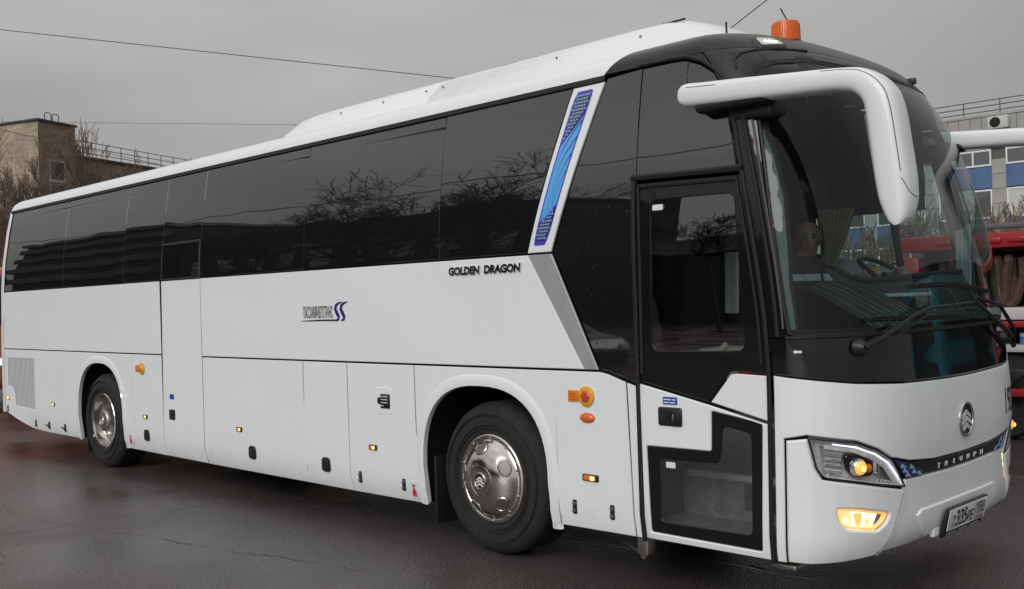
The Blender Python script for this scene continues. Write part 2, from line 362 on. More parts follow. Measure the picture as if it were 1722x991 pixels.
def panel(name, poly, mp, m, parent, off=0.0, th=.014, gap=.005, bev=.004, step=.14, holes=(), smooth=40):
    """a solid sheet cut to a polygon in the body's own surface coordinates, with rounded edges and real thickness"""
    base = inset(poly, gap); cn = counts(base, step)
    loops = []
    o0 = dens(base, cn); o1 = dens(inset(base, bev), cn); loops.append((o0, o1))
    for h in holes:
        ch = counts(h, step); loops.append((dens(h, ch), dens(inset(h, -bev), ch)))
    pts = []; edges = []
    for _, inner in loops:
        b = len(pts); pts += inner; edges += [(b+i, b+(i+1) % len(inner)) for i in range(len(inner))]
    nb = len(pts)
    A = np.array(loops[0][1]); lo, hi = A.min(0), A.max(0)
    gx = np.arange(lo[0]+step/2, hi[0], step); gz = np.arange(lo[1]+step/2, hi[1], step)
    if len(gx) and len(gz):
        G = np.array([(x+(j % 2)*step*.3, z) for j, z in enumerate(gz) for x in gx])
        ok = inpoly(G, loops[0][1]) & (segdist(G, loops[0][1]) > step*.35)
        for _, h in loops[1:]: ok &= ~inpoly(G, h) & (segdist(G, h) > step*.35)
        pts += [tuple(g) for g in G[ok]]
    r = delaunay_2d_cdt([Vector(p) for p in pts], edges, [], 0, 1e-6)
    V2 = [tuple(v) for v in r[0]]; T = [tuple(f) for f in r[2]]
    if T:
        C = np.array([np.mean([V2[i] for i in t], axis=0) for t in T]); ok = inpoly(C, loops[0][1])
        for _, h in loops[1:]: ok &= ~inpoly(C, h)
        T = [t for t, k in zip(T, ok) if k]
    T = [t for t in T if abs(area2([V2[i] for i in t])) > 2e-6 or len(t) > 3 or step < .06 and abs(area2([V2[i] for i in t])) > 1e-8]
    T = [t if area2([V2[i] for i in t]) > 0 else t[::-1] for t in T]
    V = [mp(p[0], p[1], off) for p in V2]; F = list(T)
    mpx = {}
    for i, org in enumerate(r[3]):
        for k in org: mpx[k] = i
    b0 = 0
    for li, (outer, inner) in enumerate(loops):
        n = len(outer); io = [mpx.get(b0+i, 0) for i in range(n)]; b0 += n
        i1 = len(V); V += [mp(p[0], p[1], off-bev) for p in outer]
        i2 = len(V); V += [mp(p[0], p[1], off-max(th, bev*1.5)) for p in outer]
        ccw = area2(outer) > 0
        if li: ccw = not ccw
        for i in range(n):
            j = (i+1) % n
            q1 = (io[i], i1+i, i1+j, io[j]); q2 = (i1+i, i2+i, i2+j, i1+j)
            F += [q1, q2] if ccw else [q1[::-1], q2[::-1]]
    F = [f for f in F if len(set(f)) > 2]
    c = A.mean(0); p0 = np.array(mp(c[0], c[1], 0.0)); e1 = np.array(mp(c[0]+.01, c[1], 0.0))-p0; e2 = np.array(mp(c[0], c[1]+.01, 0.0))-p0
    if np.dot(np.cross(e1, e2), np.array(mp(c[0], c[1], .05))-p0) < 0: F = [f[::-1] for f in F]
    return mesh(name, [tuple(map(float, p)) for p in V], F, m, parent, smooth)

def text2d(body, size, bold=False, shear=0.0, sx=1.0, spacing=1.0, extrude=0.0, offset=0.0):
    cu = bpy.data.curves.new('lettering', 'FONT'); cu.body = body; cu.size = size; cu.shear = shear; cu.space_character = spacing
    cu.extrude = extrude; cu.offset = offset; cu.resolution_u = 3; cu.align_x = 'LEFT'
    ob = bpy.data.objects.new('lettering', cu); COL.objects.link(ob)
    dg = bpy.context.evaluated_depsgraph_get(); me = bpy.data.meshes.new_from_object(ob.evaluated_get(dg))
    v = [(p.co.x*sx, p.co.y, p.co.z) for p in me.vertices]; f = [tuple(q.vertices) for q in me.polygons]
    bpy.data.objects.remove(ob); bpy.data.curves.remove(cu); bpy.data.meshes.remove(me)
    return v, f
def lettering(name, body, mp, box, m, parent, off=.004, raise_=0.0, rot=None, **kw):
    """lettering laid on a surface: box = (x0, x1, z0, z1) in its coordinates"""
    v, f = text2d(body, 1.0, extrude=(.5 if raise_ else 0), **kw)
    xs = [p[0] for p in v]; ys = [p[1] for p in v]; x0, x1, z0, z1 = box
    V = [tuple(map(float, mp(x0+(p[0]-min(xs))/(max(xs)-min(xs))*(x1-x0), z0+(p[1]-min(ys))/(max(ys)-min(ys))*(z1-z0), off+(p[2]+.5)*raise_))) for p in v]
    return mesh(name, V, f, m, parent, 0)
def strip2(name, pts, w, mp, m, parent, off=.004):
    vs = []; fs = []
    P = [Vector(p) for p in pts]
    for i, p in enumerate(P):
        t = (P[min(i+1, len(P)-1)]-P[max(i-1, 0)]).normalized(); n = Vector((-t.y, t.x))
        ww = (w[i] if isinstance(w, (list, tuple)) else w)/2
        a = p-n*ww; b = p+n*ww; vs += [tuple(map(float, mp(a.x, a.y, off))), tuple(map(float, mp(b.x, b.y, off)))]
    for i in range(len(P)-1): fs.append((2*i, 2*i+2, 2*i+3, 2*i+1))
    return mesh(name, vs, fs, m, parent, 30)

def lit_lens(name, c1, s1, c2, s2, scale):
    """a lit lamp seen through its fluted lens: hot spots and warm edges"""
    m = bpy.data.materials.new(name); m.use_nodes = True; t = m.node_tree; b = t.nodes['Principled BSDF']; L = t.links
    tcn = t.nodes.new('ShaderNodeTexCoord'); n = t.nodes.new('ShaderNodeTexNoise'); n.inputs['Scale'].default_value = scale; n.inputs['Detail'].default_value = 3
    L.new(tcn.outputs['Object'], n.inputs['Vector'])
    r = t.nodes.new('ShaderNodeMapRange'); r.inputs['From Min'].default_value = .38; r.inputs['From Max'].default_value = .60; L.new(n.outputs['Fac'], r.inputs['Value'])
    x = t.nodes.new('ShaderNodeMix'); x.data_type = 'RGBA'; L.new(r.outputs[0], x.inputs[0]); x.inputs[6].default_value = (*[k*s1 for k in c1], 1); x.inputs[7].default_value = (*[k*s2 for k in c2], 1)
    L.new(x.outputs[2], b.inputs['Emission Color']); b.inputs['Emission Strength'].default_value = 1.0; b.inputs['Base Color'].default_value = (.8, .7, .5, 1); b.inputs['Roughness'].default_value = .2
    return m
M['beadgrey'] = mat('bead_grey', (.10, .095, .095), .5)
M['foglit'] = lit_lens('fog_lamp_lit', (1, .60, .20), .75, (1, .86, .58), 1.9, 15)
def herm(xs,ys):
    xs=np.array(xs,float);ys=np.array(ys,float);n=len(xs)
    h=np.diff(xs);dl=np.diff(ys)/h;m=np.zeros(n);m[0]=dl[0];m[-1]=dl[-1]
    for i in range(1,n-1):
        if dl[i-1]*dl[i]<=0: m[i]=0
        else:
            w1=2*h[i]+h[i-1];w2=h[i]+2*h[i-1];m[i]=(w1+w2)/(w1/dl[i-1]+w2/dl[i])
    def f(x):
        x=min(max(x,xs[0]),xs[-1]);i=min(max(int(np.searchsorted(xs,x))-1,0),n-2)
        t=(x-xs[i])/h[i]
        return ((1+2*t)*(1-t)**2*ys[i]+t*(1-t)**2*h[i]*m[i]+t*t*(3-2*t)*ys[i+1]+t*t*(t-1)*h[i]*m[i+1])
    return f
YS=herm([.24,.28,.33,.42,1.0,2.0,2.2,2.5,2.8,3.05,3.09,3.14,3.18,3.21,3.235,3.262,3.29,3.32,3.34],
        [.06,.03,.012,0,0,0,.004,.027,.068,.11,.12,.135,.165,.21,.28,.4,.6,.9,1.27])
XA=herm([.25,.9,1.27,1.58,1.8,2.19,2.45,2.7,2.85,3.01,3.09,3.14,3.18,3.21,3.235,3.29,3.34],
        [-.474,-.462,-.457,-.471,-.497,-.557,-.608,-.663,-.72,-.83,-.895,-.93,-.965,-1.0,-1.06,-1.28,-1.6])
XF=herm([.25,.3,.36,.45,.67,.95,1.15,1.3,1.65,1.92,2.18,2.4,2.6,2.8,2.95,3.09,3.18,3.235,3.29,3.34],
        [-.16,-.09,-.03,0,.01,.035,.03,.01,-.02,-.045,-.095,-.15,-.215,-.29,-.37,-.47,-.58,-.69,-.92,-1.59])
NN=herm([.2,1.2,2.2,3.0,3.34],[4,4,3.4,2.8,2.6])
LH=1.5
ZG=np.concatenate([np.linspace(.24,3.0,93),np.linspace(3.01,3.34,34)])
SG=np.linspace(0,LH,121)
def _ring(z):
    n=NN(z);ys=YS(z);xa=XA(z);xf=XF(z)
    th=(np.linspace(0,1,1200)**1.0)*np.pi/2
    cy=1-np.cos(th)**(2/n);cx=np.sin(th)**(2/2.2);cy[-1]=1;cx[-1]=1
    x=xa+(xf-xa)*cx;y=ys+(1.275-ys)*cy
    s=np.concatenate([[0],np.cumsum(np.hypot(np.diff(x),np.diff(y)))]);s*=LH/s[-1]
    return np.interp(SG,s,x),np.interp(SG,s,y)
_T=[_ring(z) for z in ZG]
TX=np.array([t[0] for t in _T]);TY=np.array([t[1] for t in _T])
def front0(a,z):
    mir=a>LH
    if mir:a=2*LH-a
    a=min(max(a,0),LH);z=min(max(z,ZG[0]),ZG[-1])
    i=min(max(int(np.searchsorted(ZG,z))-1,0),len(ZG)-2);t=(z-ZG[i])/(ZG[i+1]-ZG[i])
    k=a/LH*120;j=min(int(k),119);w=k-j
    g=lambda T:(T[i,j]*(1-w)+T[i,j+1]*w)*(1-t)+(T[i+1,j]*(1-w)+T[i+1,j+1]*w)*t
    x=g(TX);y=g(TY)
    return np.array([x,2.55-y if mir else y,z])
def front(a,z,d=0.):
    p=front0(a,z)
    if d:
        e=.02
        ta=front0(min(a+e,2*LH),z)-front0(max(a-e,0),z);tz=front0(a,z+e)-front0(a,z-e)
        n=np.cross(ta,tz);n/=np.linalg.norm(n)+1e-9
        p=p+n*d
    return p
def side(x,z,d=0.):
    e=.01;s=(YS(z+e)-YS(z-e))/(2*e);l=(1+s*s)**.5
    return np.array([x,YS(z)-d/l,z+d*s/l])
def sidefar(x, z, d=0.):
    p = side(x, z, d); return np.array([p[0], 2.55-p[1], p[2]])

# ================================================================ the coach
BUS = empty('coach_bus', (-5.95, 1.275, 0), 'white coach with black tinted windows and an orange beacon on its black roof front', 'bus')
def XR(z): return -11.93+(0.0 if z < 1.3 else (z-1.3)*0.075)        # rear end of the side skin

# hidden inner structure: floor, frame rails, wheel tunnels
b = MB()
for x0, x1 in ((-11.80, -9.56), (-8.30, -3.36), (-2.03, -1.40)): b.box(x0, x1, .05, 2.50, .40, 1.20)
b.box(-9.56, -8.30, .75, 1.80, .40, 1.19); b.box(-3.36, -2.03, .75, 1.80, .40, 1.19)
b.box(-9.56, -8.30, .05, 2.50, 1.17, 1.21); b.box(-3.36, -2.03, .05, 2.50, 1.17, 1.21)
b.box(-11.8, -1.38, .045, 2.505, 1.205, 1.31)
b.box(-.60, -.16, .35, 2.2, .34, .62); b.box(-1.40, -.62, 1.0, 2.50, .34, .60)
b.box(-11.70, -2.10, .10, .13, 1.31, 2.98); b.box(-11.7, -1.5, 2.42, 2.44, 1.31, 1.80); b.box(-11.7, -1.55, 2.40, 2.42, 1.75, 2.95)
b.build('chassis', M['dark'], BUS, 0)
# wheel housings (dark liners following the arches)
def arch(xc, hw, top, z0, n=30, p=2.5, zs=.55):
    """outline of a wheel opening from rear foot over the top to front foot"""
    o = [(xc-hw, z0)]
    for k in range(n+1):
        q = pi-pi*k/n; cc, ss = cos(q), sin(q)
        o.append((xc+hw*math.copysign(abs(cc)**(2/p), cc), zs+(top-zs)*abs(ss)**(2/p)))
    o.append((xc+hw, z0)); return o
AF = dict(xc=-2.70, hw=.615, top=1.155); AR = dict(xc=-8.925, hw=.585, top=1.165)
for A in (AF, AR):
    for y0, y1 in ((.02, .75), (1.80, 2.53)):
        pts = arch(A['xc'], A['hw']+.03, A['top']+.02, .28)
        MB().grid([[(x, y, z) for x, z in pts] for y in (y0, y1)]).build('wheel_housing', M['dark'], BUS)

def arch_panel(name, x0, x1, zl, zr, A, ztop, mp=side, left=()):
    a = arch(A['xc'], A['hw'], A['top'], .27)
    a[0] = (A['xc']-A['hw'], zl); a[-1] = (A['xc']+A['hw'], zr)
    poly = [(x0, zl)]+a+[(x1, zr), (x1, ztop)]+(list(left) or [(x0, ztop)])
    return panel(name, poly, mp, M['white'], BUS, step=.11)
ZT, ZU = 1.281, 1.2835
for mp in (side, sidefar):
    near = mp is side
    # ---- lower skirt doors
    vent = [(-11.80, 1.17), (-10.86, 1.17), (-10.86, .535), (-11.55, .555), (-11.60, .78), (-11.80, .80)]
    eng = panel('engine_hatch', [(-11.93, .46), (-11.35, .345), (-10.95, .285), (-10.5, .272), (-9.81, .272), (-9.81, ZT), (-11.93, ZT)], mp, M['white'], BUS, holes=[inset(vent, 0.0)])
    if near:
        panel('vent_backing', inset(vent, -.02), mp, M['dark'], eng, off=-.02, gap=0, th=.01, step=.3)
        n = 21; sl = None
        for k in range(n):
            x = -11.78+.925*(k+.5)/n
            zb = .54 if x > -11.56 else .79
            key = 'L' if zb < .7 else 'S'
            s_ = MB(); s_.box(x-.0075, x+.0075, YS(1.0)+.002, YS(1.0)+.016, zb-.005, 1.175)
            s_.build('grille_slat', M['white'], eng, 0)
    arch_panel('rear_wheel_panel', -9.81, -8.09, .272, .262, AR, ZT, mp)
    panel('side_hatch', [(-8.09, .262), (-7.405, .258), (-7.405, ZT), (-8.09, ZT)], mp, M['white'], BUS)
    panel('luggage_door', [(-6.565, .254), (-4.232, .259), (-4.238, 1.2795), (-6.565, 1.2765)], mp, M['white'], BUS)
    panel('tank_hatch', [(-4.232, .259), (-3.335, .266), (-3.345, .62), (-3.40, .80), (-3.405, 1.281), (-4.238, 1.2795)], mp, M['white'], BUS)
    arch_panel('front_wheel_panel', -3.335, -2.00, .266, .30, AF, 1.283, mp, [(-3.405, 1.281), (-3.40, .80), (-3.345, .62)])
    # ---- upper skin
    panel('side_skin', [(-11.93, ZU), (-7.405, ZU), (-7.405, 2.026), (-11.875, 2.026)], mp, M['white'], BUS)
    if near:
        panel('side_skin', [(-6.565, 1.2795), (-1.745, 1.2885), (-2.206, 2.022), (-6.565, 2.026)], mp, M['white'], BUS)
        panel('middle_door', [(-7.405, .258), (-6.572, .254), (-6.565, 2.026), (-7.37, 2.026)], mp, M['white'], BUS, gap=.007)
    else:
        panel('side_skin', [(-7.40, 1.287), (-1.55, 1.30), (-.46, 1.30), (-.47, 1.76), (-1.55, 2.02), (-7.40, 2.026)], mp, M['white'], BUS)
        panel('luggage_door', [(-7.405, .258), (-6.572, .254), (-6.565, ZT), (-7.405, ZT)], mp, M['white'], BUS)
        panel('front_side_panel', [(-2.0, .30), (-.475, .31), (-.46, 1.295), (-2.0, 1.285)], mp, M['white'], BUS)
    # ---- window band
    divs = [-9.875, -8.226, -7.325, -6.545, -4.797, -3.079]
    xs = [None]+divs
    for i in range(len(xs)):
        x0 = xs[i]; x1 = xs[i+1] if i+1 < len(xs) else None
        zb = 2.03
        if near and i == 3: zb = 2.40
        lo0 = XR(2.03)+.055 if x0 is None else x0; hi0 = XR(3.05)+.075 if x0 is None else x0
        if x1 is None: lo1, hi1 = ((-2.214, -1.868) if near else (-1.55, -1.55))
        else: lo1 = hi1 = x1
        tx, tz_ = random.uniform(-.003, .003), random.uniform(-.004, .004); xm = (lo0+lo1)/2
        mpt = lambda x, z, d=0.0, tx=tx, tz_=tz_, xm=xm: mp(x, z, d+tx*(x-xm)+tz_*(z-2.55)-.002)     # each pane sits at its own slight angle
        w_ = panel('window', [(lo0, zb), (lo1, zb), (hi1, 3.053), (hi0, 3.053)], mpt, M['sideglass'], BUS, gap=.004, bev=.001, th=.02, step=.2)
        if x0 is not None: strip2('window_joint', [(x0, zb), (x0, 3.05)], .02, mp, M['dark'], BUS, off=-.0025)
    if near:
        panel('door_window', [(-7.34, 2.045), (-6.575, 2.045), (-6.565, 2.365), (-7.325, 2.365)], mp, M['sideglass'], BUS, gap=.004, off=.002, step=.2)
        fr = panel('door_window_frame', [(-7.365, 2.028), (-6.55, 2.028), (-6.545, 2.397), (-7.34, 2.397)], mp, M['plastic'], BUS, gap=.002, off=.006, step=.25,
              holes=[[(-7.345, 2.043), (-6.572, 2.043), (-6.565, 2.368), (-7.325, 2.368)]])
    # gutter rail under the roof edge
    x1g = -1.60 if near else -.9
    g = MB(); rows = []
    for z, d in ((3.052, .0), (3.056, .012), (3.086, .014), (3.090, .0)):
        rows.append([tuple(mp(x, z, d)) for x in np.linspace(-11.80, x1g, 30)])
    g.grid(rows).build('gutter_rail', M['rubber'], BUS)

# backing behind panel gaps on the near side
for x, zt, w in ((-9.81, 1.28, .022), (-8.09, 1.28, .022), (-7.405, 2.02, .03), (-6.569, 2.02, .03), (-4.235, 1.275, .022), (-2.006, 1.28, .022), (-1.41, 1.225, .022)):
    strip2('panel_seal', [(x-(0.02 if x == -1.41 else 0), zt), (x, .9), (x+(0.018 if x == -1.41 else 0), .275 if x < -2.5 else .315)], w, side, M['dark'], BUS, off=-.007)
strip2('panel_seal', [(-3.405, 1.275), (-3.40, .80), (-3.34, .62), (-3.335, .28)], .022, side, M['dark'], BUS, off=-.007)
strip2('door_split', [(-4.85, 1.27), (-4.85, .93)], [.006, .003], side, M['rubber'], BUS, off=.0015); strip2('door_split', [(-4.84, .42), (-4.83, .30)], .003, side, M['rubber'], BUS, off=.0015)
panel('waist_rubber', [(-11.9, 1.24), (-1.42, 1.24), (-1.42, 1.32), (-11.9, 1.32)], side, M['dark'], BUS, off=-.03, gap=0, th=.01, step=.4)
panel('waist_rubber', [(-11.85, 1.98), (-2.0, 1.98), (-2.0, 2.08), (-11.85, 2.08)], side, M['dark'], BUS, off=-.03, gap=0, th=.01, step=.4)

# ---- panels beside the door
panel('service_hatch', [(-2.00, .30), (-1.395, .308), (-1.425, 1.228), (-1.565, 1.272), (-1.63, 1.284), (-2.012, 1.283)], side, M['white'], BUS)
panel('door_post_panel', [(-1.395, .308), (-1.328, .308), (-1.345, 1.205), (-1.425, 1.228)], side, M['white'], BUS)
# silver blade, white pillar with blue print
panel('silver_blade', [(-2.210, 2.022), (-1.996, 2.022), (-1.632, 1.289), (-1.746, 1.288)], side, M['silver'], BUS, off=.002)
pil = panel('side_pillar', [(-2.210, 2.024), (-1.994, 2.024), (-1.596, 3.053), (-1.862, 3.053)], side, M['white'], BUS, off=.006, step=.08)
def pz(u, v, d=0.0):                     # u across 0..1, v up 0..1 on the white pillar
    z = 2.075+v*(3.018-2.075); t = (z-2.024)/(3.053-2.024)
    xl = -2.210+t*(-1.862+2.210); xr = -1.994+t*(-1.596+1.994)
    return side(xl+.046+u*(xr-xl-.046-.052-.02*v), z, d)
panel('pillar_print', rounded([(0, 0), (.86, 0), (1, .10), (1, 1), (.10, 1), (0, .94)], .10), pz, M['violet'], pil, off=.009, th=.002, gap=0, bev=.0005, step=.08)
panel('pillar_print', [(.10, .16), (.40, .18), (.94, .27), (.94, .83), (.60, .75), (.24, .68), (.10, .64)], pz, M['blueprint'], pil, off=.0105, th=.001, gap=0, bev=.0003, step=.06)
panel('pillar_print', [(.12, .03), (.80, .03), (.94, .12), (.94, .25), (.40, .165), (.12, .145)], pz, M['printdark'], pil, off=.0105, th=.001, gap=0, bev=.0003, step=.06)
panel('pillar_print', [(.12, .665), (.24, .70), (.60, .77), (.92, .85), (.92, .97), (.20, .97), (.12, .93)], pz, M['printdark'], pil, off=.0105, th=.001, gap=0, bev=.0003, step=.06)
sc = MB()
def scale_marks(lo, hi, region):
    v = lo; r = 0
    while v < hi:
        for k in range(6):
            u = .10+(k+.5*(r % 2))*.17
            q = [(u+.075*cos(a), v+.011*sin(a)*1.3+.0*a) for a in np.linspace(.15*pi, 1.0*pi, 5)]
            q2 = [(u+.045*cos(a), v-.006+.008*sin(a)*1.3) for a in np.linspace(1.0*pi, .15*pi, 5)]
            P_ = np.array([(u, v)])
            if inpoly(P_, region)[0] and .13 < u < .90:
                pts = [tuple(pz(a, c, .0125)) for a, c in q+q2]; sc.add(pts, [tuple(range(len(pts)))[::-1]])
        v += .0225; r += 1
scale_marks(.04, .25, [(.12, .03), (.80, .03), (.94, .12), (.94, .25), (.40, .165), (.12, .145)])
scale_marks(.67, .97, [(.12, .665), (.24, .70), (.60, .77), (.92, .85), (.92, .97), (.20, .97), (.12, .93)])
tag(sc.build('scale_pattern', M['printpale'], pil, 0), kind='stuff')
for k in range(4):
    u0 = .26+.155*k; vb = .66-.085*k; ve = .80-.105*k
    pts = [(u0, .17+.022*k), (u0, vb-.10)]+[(u0*(1-t)**2+2*t*(1-t)*u0+.94*t*t, (vb-.10)*(1-t)**2+2*t*(1-t)*(vb)+ve*t*t) for t in np.linspace(.1, 1, 8)]
    strip2('pillar_line', pts, .012, pz, M['inkblue'], pil, off=.0125)

# ---- black glazed front of the side
panel('window', [(-1.984, 2.024), (-1.628, 1.312), (-1.60, 1.292), (-1.56, 1.286), (-1.42, 1.245), (-1.345, 1.220), (-1.318, 2.43), (-1.318, 3.084), (-1.588, 3.070)], side, M['sideglassf'], BUS, gap=.004, off=.002, step=.12)
xa = lambda z, d=0.0: XA(z)-d
arc = [(-1.318, 3.080), (-1.107, 3.078), (-1.01, 3.072), (-.90, 3.030), (-.80, 2.962), (-.735, 2.895)]
panel('window', [(-1.318, 2.435), (xa(2.43, .03), 2.415)]+[(xa(z, .028), z) for z in (2.5, 2.6, 2.7, 2.78)]+[(-.735, 2.86)]+arc[::-1][1:], side, M['sideglassf'], BUS, gap=.004, off=.002, step=.12)
strip2('glass_joint', [(-.985, 2.80), (-.985, 3.06)], .008, side, M['rubber'], BUS, off=.004)
t_ = MB(); t_.tube([tuple(side(x, z+.012, .006)) for x, z in [(-1.345, 3.085), (-1.107, 3.083), (-1.0, 3.075), (-.89, 3.032), (-.785, 2.957), (-.72, 2.885), (-.69, 2.82)]], .012, 6); t_.build('window_seal', M['rubber'], BUS)
# ---- passenger door
DOOR = panel('passenger_door', [(-1.325, .310), (-.482, .312), (-.470, 1.040), (-.853, 1.128), (-1.335, 1.228)], side, M['white'], BUS, gap=.006, bev=.006,
     holes=[rounded([(-1.290, .862), (-.842, .866), (-.834, 1.090), (-.514, 1.040), (-.540, .356), (-1.276, .360)], .015)])
panel('door_wedge', [(-.838, 1.136), (-.700, 1.298), (-.66, 1.303), (-.472, 1.297), (-.478, 1.052)], side, M['white'], DOOR, gap=.004)
clearhole = rounded([(-1.21, 2.285), (-.650, 2.275), (-.606, 1.425), (-1.225, 1.415)], .05)
panel('door_glass_border', [(-1.325, 2.395), (-.596, 2.375)]+[(xa(z, .020), z) for z in (2.19, 2.0, 1.8, 1.58, 1.4, 1.30)]+[(-.66, 1.308), (-.705, 1.303), (-.848, 1.136), (-1.333, 1.236)], side, M['blackgloss'], DOOR, gap=.004, off=-.002, step=.12, holes=[clearhole])
panel('door_glass', inset(clearhole, -.012), side, M['doorglass'], DOOR, gap=0, off=-.008, th=.006, bev=.001, step=.2)
Lhole = rounded([(-1.205, .795), (-.790, .800), (-.765, 1.012), (-.585, .982), (-.598, .438), (-1.200, .432)], .035)
panel('door_glass_border', rounded([(-1.288, .860), (-.840, .864), (-.832, 1.088), (-.516, 1.038), (-.542, .358), (-1.274, .362)], .015), side, M['blackgloss'], DOOR, gap=.001, off=-.004, step=.12, holes=[Lhole])
panel('door_glass', inset(Lhole, -.012), side, M['doorglass'], DOOR, gap=0, off=-.010, th=.006, bev=.001, step=.2)
b = MB()
for pts, r in (([(-1.333, z) for z in np.linspace(.30, 2.42, 14)], .014), ([(-1.345, 2.425), (-.59, 2.402)], .020), ([(xa(z, .004), z) for z in np.linspace(.31, 2.78, 18)], .013), ([(xa(z, .045), z) for z in np.linspace(1.35, 2.36, 8)], .008), ([(-1.30, 2.37), (-1.30, 1.28)], .010), ([(-1.30, 2.368), (-.63, 2.347)], .010)):
    b.tube([tuple(side(x, z, .004)) for x, z in pts], r, 6)
b.build('door_seal', M['rubber'], BUS)
hd = MB(); hd.bbox(-1.195, -1.025, YS(1)-.012, YS(1)+.02, .985, 1.097, .018); hd.build('door_handle', M['plastic'], DOOR)
h2 = MB(); h2.lathe([(0, .0), (.04, .0), (.046, -.006), (.030, -.010), (.026, .004), (0, .004)], (-1.075, -.014, 1.040), 'y', 20); h2.build('lock_dial', M['plastic'], DOOR)
h2 = MB(); h2.bbox(-1.080, -1.068, -.028, -.012, 1.022, 1.062, .004); h2.build('lock_lever', M['steel'], DOOR)
h2 = MB(); h2.bbox(-1.180, -1.135, -.016, -.008, 1.0, 1.082, .006); h2.build('pull_recess', M['dark'], DOOR)
def sticker(x0, x1, z0, z1, m, parent=BUS, mp=side, off=.0025): return panel('sticker', rrect(x0, x1, z0, z1, .006, 2), mp, M[m], parent, off=off, th=.003, gap=0, bev=.0005, step=.3)
s_ = sticker(-1.158, -1.058, 1.110, 1.153, 'stickblue', DOOR)
for i, (xa_, xb_, z) in enumerate(((-1.150, -1.098, 1.139), (-1.092, -1.068, 1.139), (-1.150, -1.115, 1.122), (-1.109, -1.070, 1.122))):
    strip2('print_line', [(xa_, z), (xb_, z)], .007, side, M['stickwhite'], s_, off=.004)
# white label in the lower glass, small label top left of door glass
sticker(-1.150, -1.085, .748, .782, 'stickwhite', DOOR, off=.001); sticker(-1.195, -1.120, 2.222, 2.255, 'stickwhite', DOOR, off=.001)
# door arm under the sill
b = MB(); b.tube([(-1.66, .22, .215), (-1.40, .10, .19)], .014, 8); b.bbox(-1.42, -1.34, .05, .13, .20, .32, .01); b.lathe([(0, -.02), (.022, -.02), (.022, .02), (0, .02)], (-1.40, .10, .19), 'y', 12)
b.build('door_swing_arm', M['steel'], BUS)

# ---- wheel arch lips, mud flaps
for A in (AF, AR):
    pts = arch(A['xc'], A['hw']+.004, A['top'], .272)
    rows = []
    for d, off in ((.0, -.03), (.0, .007), (.028, .010), (.065, .006), (.085, -.003)):
        rr = arch(A['xc'], A['hw']+.004+d, A['top']+d, .272)
        rows.append([tuple(side(x, z, off)) for x, z in rr])
    MB().grid(rows).build('arch_lip', M['white'], BUS, 60)
for x in (-3.27, -9.44):
    b = MB(); b.bbox(x-.012, x+.012, .06, .55, .13, .62, .008); b.build('mud_flap', M['rubber'], BUS)

# ---- small fittings on the skirt
def lamp(x, z, w=.085, h=.03, mm='amberlit'):
    b = MB(); b.bbox(x-w/2-.006, x+w/2+.006, YS(z)-.012, YS(z)+.01, z-h/2-.005, z+h/2+.005, .006); o = b.build('side_marker_lamp', M['plastic'] if w > .08 else M['amber'], BUS)
    b = MB(); b.bbox(x-w/2+.008, x+w/2-.012, YS(z)-.019, YS(z)-.005, z-h/2, z+h/2, .007); b.build('lens', M['amber'], o)
    b = MB(); b.bbox(x+w*.05, x+w*.36, YS(z)-.021, YS(z)-.010, z-h*.38, z+h*.38, .006); b.build('bulb', M['amberhot'], o)
    return o
for x in (-10.27, -7.797, -5.907, -3.918): lamp(x, .637)
lamp(-1.723, .630, .115, .032); lamp(-11.79, .648, .06, .04)
def handle(x, z, w=.115, h=.115):
    o = panel('hatch_handle', rrect(x-w/2, x+w/2, z-h/2, z+h/2, .032, 5), side, M['plastic'], BUS, off=.010, gap=0, th=.02, bev=.004, step=.3)
    b = MB(); b.bbox(x-w*.36, x+w*.36, YS(z)-.014, YS(z)-.006, z-h*.34, z+h*.30, .008)
    for k in range(3): b.bbox(x-w*.3, x+w*.3, YS(z)-.018, YS(z)-.012, z-h*.24+k*h*.2, z-h*.16+k*h*.2, .003)
    b.build('grip', M['plastic'], o)
for x in (-7.775, -5.693, -4.554): handle(x, .447)
def latch(x, z, h=.09):
    b = MB(); b.bbox(x-.017, x+.017, YS(z)-.008, YS(z)+.01, z-h/2, z+h/2, .014, 3); o = b.build('latch', M['plastic'], BUS)
    b = MB()
    for dz in (.022, -.022): b.lathe([(0, .006), (.010, .006), (.012, 0), (.008, 0)], (x, YS(z)-.010, z+dz), 'y', 10, sgn=-1)
    b.build('bolt', M['steel'], o)
for x, z in ((-4.098, .393), (-3.560, .390), (-1.863, .437), (-1.561, .439), (-10.86, .37), (-11.82, .50)): latch(x, z)
for x in (-10.42, -9.93):     # little hooked catches on the engine hatch
    b = MB(); b.bbox(x-.01, x+.015, YS(.35)-.018, YS(.35)+.01, .33, .42, .005); b.tube([(x-.09, YS(.36)-.012, .375), (x, YS(.36)-.014, .360)], .009, 6); b.build('catch', M['plastic'], BUS)
